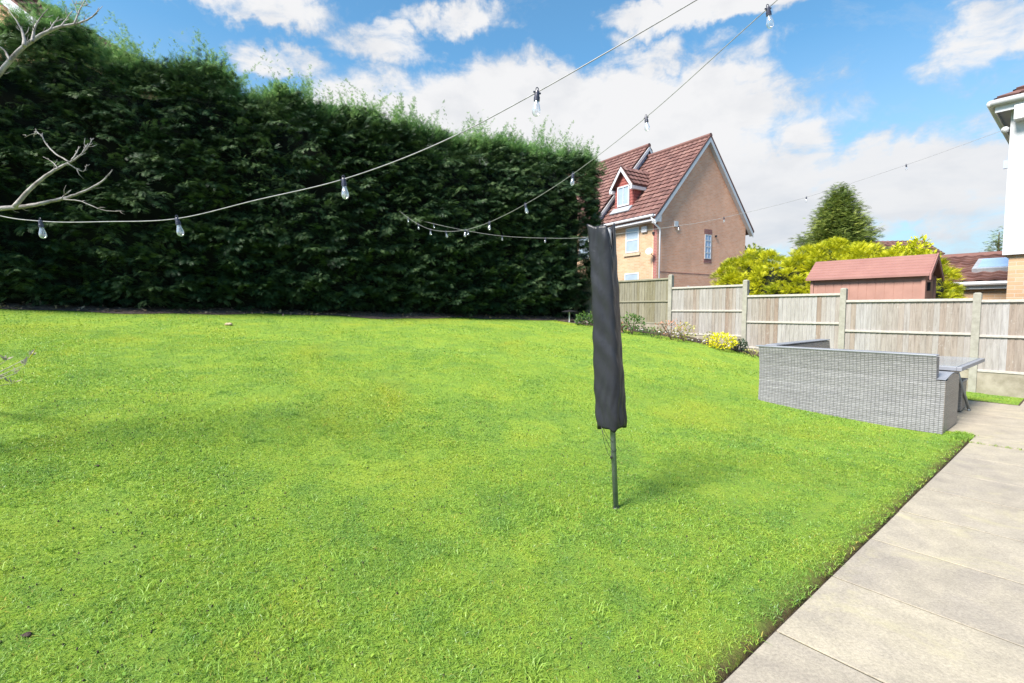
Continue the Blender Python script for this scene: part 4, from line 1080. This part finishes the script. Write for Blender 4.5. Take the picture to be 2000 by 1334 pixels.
def stake():
    g = ground_hit(1112, 630); root = empty('garden_stake', g); tag(root, 'small dark topped stake with pale stem at the foot of the hedge end', 'stake')
    m = MB(); m.tube([(0, 0, 0), (0, 0, .30)], .018, 8); m.build('stem', M['white'], root)
    m = MB(); m.lathe([(.001, .36), (.12, .34), (.22, .31), (.22, .295), (.001, .30)], 14); m.build('cap', M['dark'], root)
stake()

# ------------------------------------------------------------------ covered rotary airer
def airer():
    g = ground_hit(1203, 994); root = empty('rotary_airer', g, 0, 0, R(-3.1))
    tag(root, 'closed rotary clothes airer under a dark grey fabric cover standing on the lawn', 'airer')
    d = g.y; sc = d/FPX; Ht = 561*sc; cb = 164*sc
    pl = MB(); pl.tube([(0, 0, -.1), (0, 0, Ht-.10)], .0185, 16); pl.build('pole', M['galv'], root, smooth=True)
    sk = MB(); sk.tube([(0, 0, -.05), (0, 0, .008)], .023, 16); sk.build('ground_socket', M['dark'], root, smooth=True)
    hd = MB()
    for k in range(4):
        a = k*math.pi/2+.5; hd.tube([(math.cos(a)*.03, math.sin(a)*.03, cb+.2), (math.cos(a)*.045, math.sin(a)*.045, Ht-.04)], .011, 8)
    hd.build('arms', M['white'], root)
    # cover: rounded square section with one corner towards the camera, right of centre
    nt_, nz = 96, 80; V = []; F = []
    rot0 = R(-90+6)
    for j in range(nz+1):
        t = j/nz
        for i in range(nt_):
            th = 2*math.pi*i/nt_; p = 4.6
            r = 1/((abs(math.cos(th))**p+abs(math.sin(th))**p)**(1/p))
            r = r*.070*(1+.06*math.sin(2*th+3*t)+.025*math.sin(5*th+6*t+1)+.02*math.sin(3*th-9*t))
            a = th+rot0+R(45)+.12*math.sin(t*2.2)
            flare = 1.02-.05*t+.012*math.sin(t*9)+.04*max(0, (t-.85)/.15)
            bott = 1-.05*max(0, (.04-t)/.04)
            x = r*math.cos(a)*1.12*flare*bott; y = r*math.sin(a)*.95*flare*bott
            # local wrinkles
            w = .0035*math.sin(th*9+t*40)*math.exp(-((t-.05)/.06)**2)+.003*math.sin(t*46+th*3)*(.3+.7*math.sin(t*5+th)**2)
            w += .0032*math.sin(t*31+2.2*a+1.5*math.sin(t*13))*max(0, math.sin(t*9.5+a))**2+.0025*math.sin(a*11+3*math.sin(t*17))*max(0, math.sin(t*6.2+1.3))
            x += w*math.cos(a); y += w*math.sin(a)
            aw = math.atan2(y, x)     # world-ish angle; camera looks from -y
            def bump_(c, wd): dd = (aw-c+math.pi) % (2*math.pi)-math.pi; return max(0, 1-abs(dd)/wd)
            top = Ht-.018+.030*bump_(R(5), .5)+.026*bump_(R(188), .55)-.15*bump_(R(-52), .50)**1.15-.02*bump_(R(90), 1.0)
            bot = cb-.012*math.sin(3*aw)-.006*math.sin(7*aw)
            x += -.012*(t-.5) ; V.append((x-.012+.0, y, bot+(top-bot)*t))
    for j in range(nz):
        for i in range(nt_): a = j*nt_+i; b = j*nt_+(i+1) % nt_; F.append((a, b, b+nt_, a+nt_))
    o = np_mesh('cover', np.array(V), np.array(F), M['cover'], root, smooth=True)
    md = o.modifiers.new('solid', 'SOLIDIFY'); md.thickness = .003; md.offset = 1
    # seam along the left and hem
    sm = MB(); pts = [V[j*nt_+int(nt_*.36)] for j in range(0, nz+1, 4)]; sm.tube([Vector(p)*1.0+Vector((-.002, -.002, 0)) for p in pts], .0022, 6); sm.build('seam', M['cover'], o)
    c = MB(); zc = cb
    c.tube([(-.085, -.04, zc+.01), (-.06, -.05, zc-.06), (-.035, -.045, zc-.12), (-.005, -.022, zc-.165), (.012, -.02, zc-.16), (.02, 0, zc-.155), (0, .018, zc-.158), (-.02, 0, zc-.165), (-.012, -.02, zc-.17)], .0016, 6)
    c.tube([(-.085, -.045, zc+.02), (-.07, -.05, zc-.09), (-.045, -.04, zc-.17), (-.022, -.028, zc-.20), (-.018, -.03, zc-.24)], .0016, 6)
    c.tube([(-.084, -.04, zc+.03), (-.04, -.03, zc-.06), (-.005, -.018, zc-.10)], .0016, 6)
    c.lathe([(.001, -.015), (.008, -.005), (.006, .01), (.001, .016)], 8, (-.022, -.028, zc-.20)); c.build('drawcord', M['dark'], root, smooth=True)
airer()

# ------------------------------------------------------------------ rattan set
def sofa():
    x, y = uv2w(5.44, .24); root = empty('corner_sofa', (x, y, .008), GROT)
    tag(root, 'grey woven rattan corner sofa seen from behind on the lawn edge', 'sofa')
    L = 2.02; WL = 2.45; Hh = .875
    prof = [(0, .0), (.012, .2), (.022, .4), (.012, .62), (-.012, .78), (-.035, Hh)]
    def back(axis, a0, a1, name, low=None):
        m = MB(); zs = .60
        inner = [(.11, Hh-.012), (.13, .62), (.16, .35), (.16, 0)]
        full = prof+inner; upper = [p for p in prof if p[1] > zs]; upper = [(.0132, zs)]+upper+[(.11, Hh-.012), (.13, zs)]
        lower = [p for p in prof if p[1] < zs]+[(.0132, zs), (.13, zs), (.16, .35), (.16, 0)]
        for ring, b0 in ((full, a0),) if low is None else ((upper, a0), (lower, low)):
            V = []
            for a in (b0, a1):
                for (o_, z) in ring: V.append((o_, a, z) if axis == 'y' else (a, L-o_, z))
            k = len(ring); m.add(V, [tuple(range(k)), tuple(range(k, 2*k))]+[(i, (i+1) % k, k+(i+1) % k, k+i) for i in range(k)])
        o = m.build(name, M['weave'], root)
        c = MB()
        if axis == 'y': c.box((-.042, a0, Hh), (.118, a1+.04, Hh+.018))
        else: c.box((a0+.12, L-.118, Hh), (a1, L+.042, Hh+.018))
        c.build('top_edge', M['rim'], o, bevel=.006); return o
    back('y', .075, L-.0, 'backrest', 0.0)
    b2 = back('x', .16, WL, 'backrest'); b2.data.materials[0] = M['weave_shade']; b2['label'] = 'inner backrest of the far wing in a painted shade tone'
    # arm at the near end with arched top; lower part of the back continues across it
    m = MB(); poly = [(0.162, -.004, 0), (.85, -.004, 0), (.85, -.004, .56)]
    for k in range(9):
        t = k/8; xx = .84-.678*t; zz = .60+.055*math.sin(math.pi*(.15+.8*(1-t))); poly.append((xx, -.004, zz))
    m.prism(poly, (0, .148, 0)); a = m.build('arm', M['weave_shade'], root, bevel=.012); a['label'] = 'end panel with arched top, its shade painted brown grey'
    ep = MB(); ep.box((.02, -.004, 0), (.162, -.0005, .60)); ep.build('end_strip', M['weave_shade'], root)
    # pale band over the arm
    m = MB(); ra = [(xx, yy, zz+.004) for (xx, yy, zz) in poly[3:]+[(.016, -.004, .607)]]; rb = [(xx, yy, zz+.009) for (xx, yy, zz) in poly[3:]+[(.016, -.004, .607)]]
    m.prism(ra+rb[::-1], (0, .15, 0)); m.build('arm_top', M['rim'], root)
    s = MB(); s.box((.165, .15, .05), (.80, L-.165, .34)); s.box((.80, L-.80, .05), (WL-.01, L-.165, .34)); s.build('seat_base', M['weave_shade'], root, bevel=.02)
    e = MB(); e.prism([(WL-.12, L-.16, 0), (WL-.12, L-.80, 0), (WL-.12, L-.80, .58), (WL-.12, L-.5, .63), (WL-.12, L-.16, .62)], (.12, 0, 0)); e.build('arm', M['weave_shade'], root, bevel=.012)
    for yy in (.05, .45, .9, 1.35, 1.85): f = MB(); f.tube([(.05, yy, -.02), (.05, yy, .005)], .02, 8); f.build('foot', M['dark'], root)
sofa()
def table():
    x, y = uv2w(6.30, .22); root = empty('garden_table', (x, y, 0.002), GROT); tag(root, 'glass topped rattan garden table behind the sofa arm', 'table')
    LU, LV, z = 1.80, 1.15, .70
    m = MB(); m.box((0, 0, z-.05), (LU, .05, z)); m.box((0, LV-.05, z-.05), (LU, LV, z)); m.box((0, .05, z-.05), (.05, LV-.05, z)); m.box((LU-.05, .05, z-.05), (LU, LV-.05, z)); m.build('frame', M['rim'], root, bevel=.005)
    g = MB(); g.box((.05, .05, z-.012), (LU-.05, LV-.05, z+.004)); g.build('glass_top', M['tglass'], root)
    a = MB(); a.box((.12, .12, z-.13), (LU-.12, LV-.12, z-.052)); a.build('apron', M['dark'], root)
    for (fx, fy) in ((.15, .06), (LU-.62, .06), (.15, LV-.06), (LU-.62, LV-.06)):
        tx = fx+.30 if fx < .5 else fx-.45
        l = MB(); l.tube([(fx, fy, .01), (tx, fy+(.1 if fy < .5 else -.1), z-.06)], .018, 10); l.tube([(fx-.05, fy, .012), (fx+.05, fy, .012)], .015, 8); l.build('leg', M['metal'], root, smooth=True)
table()
def stool():
    x, y = uv2w(7.22, .33); root = empty('rattan_stool', (x, y, 0.002), GROT); tag(root, 'brown grey box shaped rattan stool tucked under the table end', 'stool')
    m = MB(); m.box((0, 0, .02), (.34, 1.0, .42)); m.build('base', M['weave_shade'], root, bevel=.01)
    t = MB(); t.box((-.01, -.01, .423), (.35, 1.01, .445)); t.build('seat', M['rim'], root, bevel=.006)
stool()

# ------------------------------------------------------------------ bulb strings
def catmull(pts, n=14):
    P = [pts[0]*2-pts[1]]+pts+[pts[-1]*2-pts[-2]]; out = []
    for i in range(1, len(P)-2):
        for k in range(n):
            t = k/n; a, b, c, d = P[i-1], P[i], P[i+1], P[i+2]
            out.append(.5*((2*b)+(c-a)*t+(2*a-5*b+4*c-d)*t*t+(3*b-3*c+d-a)*t**3))
    out.append(P[-2]); return out
BS = {}
def bulb_meshes():
    s = MB(); s.lathe([(.001, .012), (.012, .010), (.0145, .0), (.015, -.022), (.018, -.026), (.0175, -.048), (.012, -.050), (.001, -.050)], 14)
    s.tube([(math.cos(a)*.009, 0, .018+math.sin(a)*.011) for a in [2*math.pi*k/12 for k in range(13)]], .0028, 6)
    s.box((-.024, -.004, -.004), (.024, .004, .004))
    so = s.build('lamp_socket', M['socket'], smooth=False); BS['socket'] = so.data; bpy.data.objects.remove(so)
    g = MB(); g.lathe([(.0135, -.048), (.0145, -.058), (.020, -.078), (.0245, -.098), (.0245, -.112), (.019, -.126), (.010, -.133), (.001, -.135)], 20)
    go = g.build('glass_bulb', M['bulb'], smooth=True); BS['bulb'] = go.data; bpy.data.objects.remove(go)
    f = MB()
    for k in range(4):
        a = k*1.57; f.tube([(.003*math.cos(a), .003*math.sin(a), -.05), (.008*math.cos(a), .008*math.sin(a), -.075), (.006*math.cos(a+.6), .006*math.sin(a+.6), -.112)], .0007, 4)
    f.lathe([(.004, -.05), (.003, -.07), (.001, -.072)], 8)
    fo = f.build('filament', M['filament']); BS['fil'] = fo.data; bpy.data.objects.remove(fo)
bulb_meshes()
def string(label, knots, bulbs, r=.0028):
    """knots: (px,py,d); bulbs: list of (px,py,d) that lie on the cable"""
    pts = [at(*k) for k in knots]; root = empty('string_lights', pts[0]); tag(root, label, 'string lights', 'outdoor bulb strings over the lawn')
    o0 = pts[0]; m = MB(); m.tube([p-o0 for p in catmull(pts)], r, 6); m.build('cable', M['cable'], root, smooth=True)
    for (px, py, d) in bulbs:
        p = at(px, py, d)-o0; s = bpy.data.objects.new('lamp_socket', BS['socket']); COL.objects.link(s); s.parent = root; s.location = p-Vector((0, 0, .002)); s.scale = (.76, .76, .76)
        s.rotation_euler = (random.uniform(-.12, .12), random.uniform(-.22, .1), random.uniform(-.5, .5))
        for nm in ('bulb', 'fil'):
            b = bpy.data.objects.new('glass_bulb' if nm == 'bulb' else 'filament', BS[nm]); COL.objects.link(b); b.parent = s
b1 = [(1585, -135, 1.87), (1049, 180, 2.22), (671, 350, 2.58), (346, 427, 2.86), (79, 432, 3.0)]
string('nearest bulb string, hanging from the bare branch side across to the top edge', [(1900, -360, 1.6), b1[0], (1360, 0, 2.0), b1[1], (850, 283, 2.4), b1[2], (500, 391, 2.73), b1[3], (210, 433, 2.93), b1[4], (-40, 412, 3.06), (-330, 330, 3.25)], b1)
b2 = [(1500, 16, 2.70), (1262, 229, 3.62), (1119, 340, 4.54), (1026, 399, 5.44), (956, 434, 6.4), (909, 449, 7.26), (871, 452, 8.17), (841, 448, 9.0), (817, 438, 9.9), (797, 425, 10.7)]
string('middle bulb string, running from the top edge down to the middle of the hedge', [(2300, -700, 1.7)]+b2[:2]+b2[2:]+[(780, 412, 11.6)], b2)
# long string to the white house
n3 = []
for k in range(12):
    X = -1.2+k*1.0; n3.append(X)
ys = [(847, 437), (914, 451), (981, 461), (1065, 465), (1150, 463), (1325, 441), (1414, 425), (1575, 385), (1770, 322)]
b3 = []
for k, (px, py) in enumerate(ys):
    t = (px-847)/(1975-847); # straight plan line between (x0,d0) and (x1,d1)
    Xa, da, Xb, db = -1.88, 11.6, 9.75, 9.42; q = (px-1000)/FPX; s = (q*da-Xa)/((Xb-Xa)-q*(db-da)); b3.append((px, py, da+(db-da)*s))
string('farthest bulb string, running from the hedge past the airer to the white house', [(800, 424, 12.3)]+b3+[(1971, 250, 9.41)], b3, .0036)

# ------------------------------------------------------------------ bare tree at the left edge
def bare_tree():
    d = 2.9; g = ground_hit(-420, 900); g = Vector((at(-330, 500, d).x, d, gz(at(-330, 500, d).x, d)))
    root = empty('bare_tree', g); tag(root, 'leafless pale barked tree reaching in from the left edge', 'tree')
    def T(name, pts, r0, r1, dd=0, parent=root, seg=8):
        P = [at(px, py, d+dd+(k*.02)) for k, (px, py) in enumerate(pts)]; P = catmull(P, 5); n = len(P); m = MB()
        m.tube([p-g+Vector((random.uniform(-1, 1), 0, random.uniform(-1, 1)))*.0015 for p in P], [r0+(r1-r0)*(i/(n-1))**.9 for i in range(n)], seg)
        for q in range(max(3, n//3)):
            i = random.randint(n//3, n-2); c = P[i]-g; rr = r0+(r1-r0)*(i/(n-1))**.9; ax = (P[i+1]-P[i]).normalized(); sd = Vector((random.gauss(0, 1), random.gauss(0, .6), random.gauss(0, 1))); sd = (sd-ax*sd.dot(ax)).normalized()
            ln = random.choice([.010, .014, .022, .045 if name == 'twig' else .03]); m.tube([c+sd*rr*.5, c+sd*(rr*.6+ln*.5)+ax*ln*.5, c+sd*(rr*.5+ln*.8)+ax*ln*1.2], [.0022, .0018, .0010], 5)
        return m.build(name, M['bark'], parent, smooth=True)
    tr = MB(); A = at(-330, 300, d)-g
    tr.tube([(0, 0, -.1), (.02, .02, A.z*.4), (A.x+.05, 0, A.z), (A.x+.1, .1, A.z+1.0), (A.x-.1, .2, A.z+2.2)], [.055, .05, .04, .028, .015], 12); tr.build('trunk', M['bark'], root, smooth=True)
    a = T('branch', [(-330, 520), (-150, 330), (-60, 215), (0, 142), (40, 97), (80, 69), (115, 53), (145, 47), (170, 39), (190, 25)], .019, .003)
    for pts, r in (([(63, 82), (66, 62), (74, 42), (94, 17)], .009), ([(48, 90), (46, 70), (38, 50), (16, 18)], .011), ([(97, 60), (104, 48), (115, 33)], .0055), ([(118, 52), (128, 40), (141, 22)], .0045), ([(145, 47), (151, 32), (158, 15), (169, -4)], .005), ([(158, 14), (165, 10), (172, 8)], .002), ([(180, 33), (188, 24), (193, 16)], .0025), ([(20, 118), (5, 95), (-25, 80)], .007), ([(152, 28), (147, 12), (150, 2)], .002)):
        T('twig', pts, r, .0015, 0, a, 6)
    b = T('branch', [(-300, 420), (-150, 413), (-60, 409), (0, 407), (50, 403), (100, 393), (140, 383), (175, 369), (203, 351), (220, 331)], .022, .0025, .1)
    for pts, r in (([(28, 404), (60, 368), (95, 340), (122, 324), (150, 309), (172, 287), (180, 270)], .013), ([(118, 389), (128, 380), (139, 371)], .004), ([(125, 389), (160, 394), (200, 410), (243, 413)], .0045),
                   ([(135, 316), (108, 300), (90, 281), (80, 263), (66, 261), (48, 268)], .005), ([(114, 328), (100, 315), (84, 306)], .003), ([(132, 318), (150, 330), (164, 334), (170, 321)], .004), ([(140, 312), (150, 298), (154, 286)], .0045), ([(78, 263), (70, 257), (66, 268)], .003), ([(160, 300), (167, 288), (172, 280)], .004)):
        T('twig', pts, r, .0014, .12, b, 6)
    T('branch', [(-330, 300), (-200, 150), (-60, 30), (-10, -60)], .04, .01, -.1)
bare_tree()
def twiggy_plant():
    g = ground_hit(-90, 800); root = empty('twiggy_plant', g); tag(root, 'sparse low plant with pale dry leaf tips at the left edge of the lawn', 'plant')
    tips = [(12, 704), (50, 712), (64, 694), (4, 738), (34, 728), (26, 748), (-30, 690), (-10, 722)]
    m = MB(); Ps = []; Ds = []; d = g.y
    for k, (px, py) in enumerate(tips):
        p = at(px, py, d-.35+random.uniform(-.1, .1))-g; mid = p*.55+Vector((0, 0, .05)); m.tube([(0, 0, -.02), mid, p], [.006, .0035, .0015], 5)
        for q in range(9):
            a = random.random()*6.28; c = p-Vector((p.x, p.y, 0)).normalized()*random.uniform(0, .05)
            Ps.append(c); Ds.append(Vector((math.cos(a), math.sin(a)*.6, random.uniform(.1, .9)))+Vector((.5, 0, .2)))
            if q < 2: m.tube([c, c+Vector((math.cos(a)*.03, 0, .02))], [.0014, .0008], 4)
    m.build('stem', M['bark'], root)
    P = np.array([list(p) for p in Ps]); P = P; n = len(P); narrow = (LEAF[0]*np.array([1, .5, 1]), LEAF[1]); V, F, T = scatter(narrow, P, np.array([list(p) for p in Ds]), unit(n)+np.array([0, 0, .6]), .030+.040*rng.random(n)**2, .4+.6*rng.random(n))
    np_mesh('leaves', V, F, M['straw'], root, T)
    sh = MB(); p = at(58, 700, d-.35)-g; q = at(72, 676, d-.35)-g; sh.tube([p, (p+q)/2+Vector((.004, 0, 0)), q], [.004, .003, .001], 6); sh.build('shoot', M['golden'], root)['label'] = 'fresh yellow green shoot'
twiggy_plant()

# ------------------------------------------------------------------ sky and sun
SUN_EL, SUN_AZ = R(46), math.atan2(-.76, -.65)        # azimuth measured from +Y towards +X
sd = Vector((math.sin(SUN_AZ)*math.cos(SUN_EL), math.cos(SUN_AZ)*math.cos(SUN_EL), math.sin(SUN_EL)))
L = bpy.data.lights.new('sun', 'SUN'); L.energy = 5.0; L.angle = R(20); L.color = (1, .925, .85)
lo = link('sun', L); lo.rotation_euler = sd.to_track_quat('Z', 'Y').to_euler()
w = bpy.data.worlds.new('World'); SC.world = w; w.use_nodes = True; nt = w.node_tree; nt.nodes.clear()
out = N(nt, 'OutputWorld'); bg = N(nt, 'Background'); nt.links.new(bg.outputs[0], out.inputs[0])
sky = N(nt, 'TexSky', sky_type='NISHITA', sun_disc=False, sun_elevation=SUN_EL, sun_rotation=SUN_AZ % (2*math.pi), altitude=50, air_density=1.0, dust_density=.3, ozone_density=2.5)
tc = N(nt, 'TexCoord'); sep = N(nt, 'SeparateXYZ'); nt.links.new(tc.outputs['Generated'], sep.inputs[0])
az = math_(nt, 'ARCTAN2', sep.outputs[0], sep.outputs[1]); el = math_(nt, 'ARCSINE', sep.outputs[2])
cmb = N(nt, 'CombineXYZ'); nt.links.new(az, cmb.inputs[0]); nt.links.new(el, cmb.inputs[1])
AE = cmb.outputs[0]
def fbm(scale, detail, rough=.6, off=(0, 0, 0), dist=0, sy=1.7):
    mp = N(nt, 'Mapping'); mp.inputs['Location'].default_value = off; mp.inputs['Scale'].default_value = (1, sy, 1); nt.links.new(AE, mp.inputs[0])
    return noise(nt, mp.outputs[0], scale, detail, rough, dist)
# warp
wn = N(nt, 'TexNoise'); wn.inputs['Scale'].default_value = 9; wn.inputs['Detail'].default_value = 5; wn.inputs['Roughness'].default_value = .62; nt.links.new(AE, wn.inputs['Vector'])
vs_ = N(nt, 'VectorMath', operation='SUBTRACT'); nt.links.new(wn.outputs['Color'], vs_.inputs[0]); vs_.inputs[1].default_value = (.5, .5, .5)
vm = N(nt, 'VectorMath', operation='SCALE'); nt.links.new(vs_.outputs[0], vm.inputs[0]); vm.inputs['Scale'].default_value = .13
va = N(nt, 'VectorMath', operation='ADD'); nt.links.new(AE, va.inputs[0]); nt.links.new(vm.outputs[0], va.inputs[1])
def azel(px, py):
    v = (at(px, py, 1)-Vector((0, 0, H0))).normalized(); return math.atan2(v.x, v.y), math.asin(v.z)
clouds = [  # px, py, rx, ry (photo pixels), weight
    (1040, 300, 490, 165, 1.5), (830, 280, 280, 125, 1.2), (1260, 250, 270, 125, 1.4), (1060, 170, 150, 60, .8), (1450, 400, 260, 130, 1.15), (1740, 345, 320, 100, 1.05), (1900, 430, 160, 150, .7), (1560, 300, 110, 60, .8),
    (470, -10, 190, 50, .85), (880, 35, 110, 42, .75), (740, 75, 120, 50, .68), (560, 110, 95, 42, .68), (1420, -5, 290, 48, 1.0), (1270, 100, 70, 50, .75), (1930, 80, 150, 90, .75), (1450, 90, 110, 45, .5), (1650, 490, 500, 50, .6),
    (-900, 100, 700, 200, .9), (3200, 250, 900, 250, 1.0), (200, 700, 3000, 120, .6)]
tot = None
for (px, py, rx, ry, wt) in clouds:
    c = azel(px, py); e = azel(px+rx, py); f = azel(px, py-ry); ra = max(.02, abs(e[0]-c[0])); rb = max(.02, abs(f[1]-c[1]))
    s_ = N(nt, 'VectorMath', operation='SUBTRACT'); nt.links.new(va.outputs[0], s_.inputs[0]); s_.inputs[1].default_value = (c[0], c[1], 0)
    q = N(nt, 'VectorMath', operation='MULTIPLY'); nt.links.new(s_.outputs[0], q.inputs[0]); q.inputs[1].default_value = (1/ra, 1/rb, 0)
    l_ = N(nt, 'VectorMath', operation='LENGTH'); nt.links.new(q.outputs[0], l_.inputs[0])
    g = math_(nt, 'MULTIPLY', math_(nt, 'SUBTRACT', 1.35, l_.outputs['Value'], True), wt)
    g = math_(nt, 'MINIMUM', g, wt*.8)
    tot = g if tot is None else math_(nt, 'MAXIMUM', tot, g)
det = fbm(11, 9, .62, (3.1, 1.7, 0), .3)
dens = math_(nt, 'ADD', tot, math_(nt, 'MULTIPLY', math_(nt, 'SUBTRACT', det, .5), 1.5))
mr = N(nt, 'MapRange', interpolation_type='SMOOTHSTEP'); nt.links.new(dens, mr.inputs[0]); mr.inputs[1].default_value = .14; mr.inputs[2].default_value = .70
wisp = ramp(nt, fbm(5, 8, .7, (8, 2, 0), .8), [(.52, (0, 0, 0)), (.82, (.34, .34, .34))])
mask = math_(nt, 'MAXIMUM', mr.outputs[0], wisp)
shade = fbm(7, 6, .55, (1, 5, 0), .2)
ccol = ramp(nt, math_(nt, 'ADD', math_(nt, 'MULTIPLY', shade, .8), math_(nt, 'MULTIPLY', mr.outputs[0], .3)), [(.36, (3.4, 3.65, 4.0)), (.52, (4.2, 4.3, 4.5)), (.70, (4.9, 4.92, 5.0))])
tint = mix(nt, 1.0, sky.outputs[0], (.80, 1.24, 1.27), 'MULTIPLY')
# high, pale haze towards the horizon
hz = N(nt, 'MapRange'); nt.links.new(el, hz.inputs[0]); hz.inputs[1].default_value = -.02; hz.inputs[2].default_value = .45; hz.inputs[3].default_value = .92; hz.inputs[4].default_value = 0
tint = mix(nt, hz.outputs[0], tint, (2.9, 3.55, 4.15))
hz2 = N(nt, 'MapRange'); nt.links.new(el, hz2.inputs[0]); hz2.inputs[1].default_value = .0; hz2.inputs[2].default_value = .30; hz2.inputs[3].default_value = .75; hz2.inputs[4].default_value = 0
ccol = mix(nt, hz2.outputs[0], ccol, ramp(nt, fbm(6, 7, .6, (4, 9, 0), .5, 3.0), [(.40, (2.6, 3.1, 3.75)), (.62, (3.9, 4.1, 4.35))]))
nt.links.new(mix(nt, mask, tint, ccol), bg.inputs[0]); bg.inputs[1].default_value = .093
SC.view_settings.view_transform = 'Standard'; SC.view_settings.look = 'None'; SC.view_settings.exposure = 1.0; SC.view_settings.gamma = 1
SC.cycles.max_bounces = 6; SC.cycles.transparent_max_bounces = 12; SC.cycles.use_adaptive_sampling = True
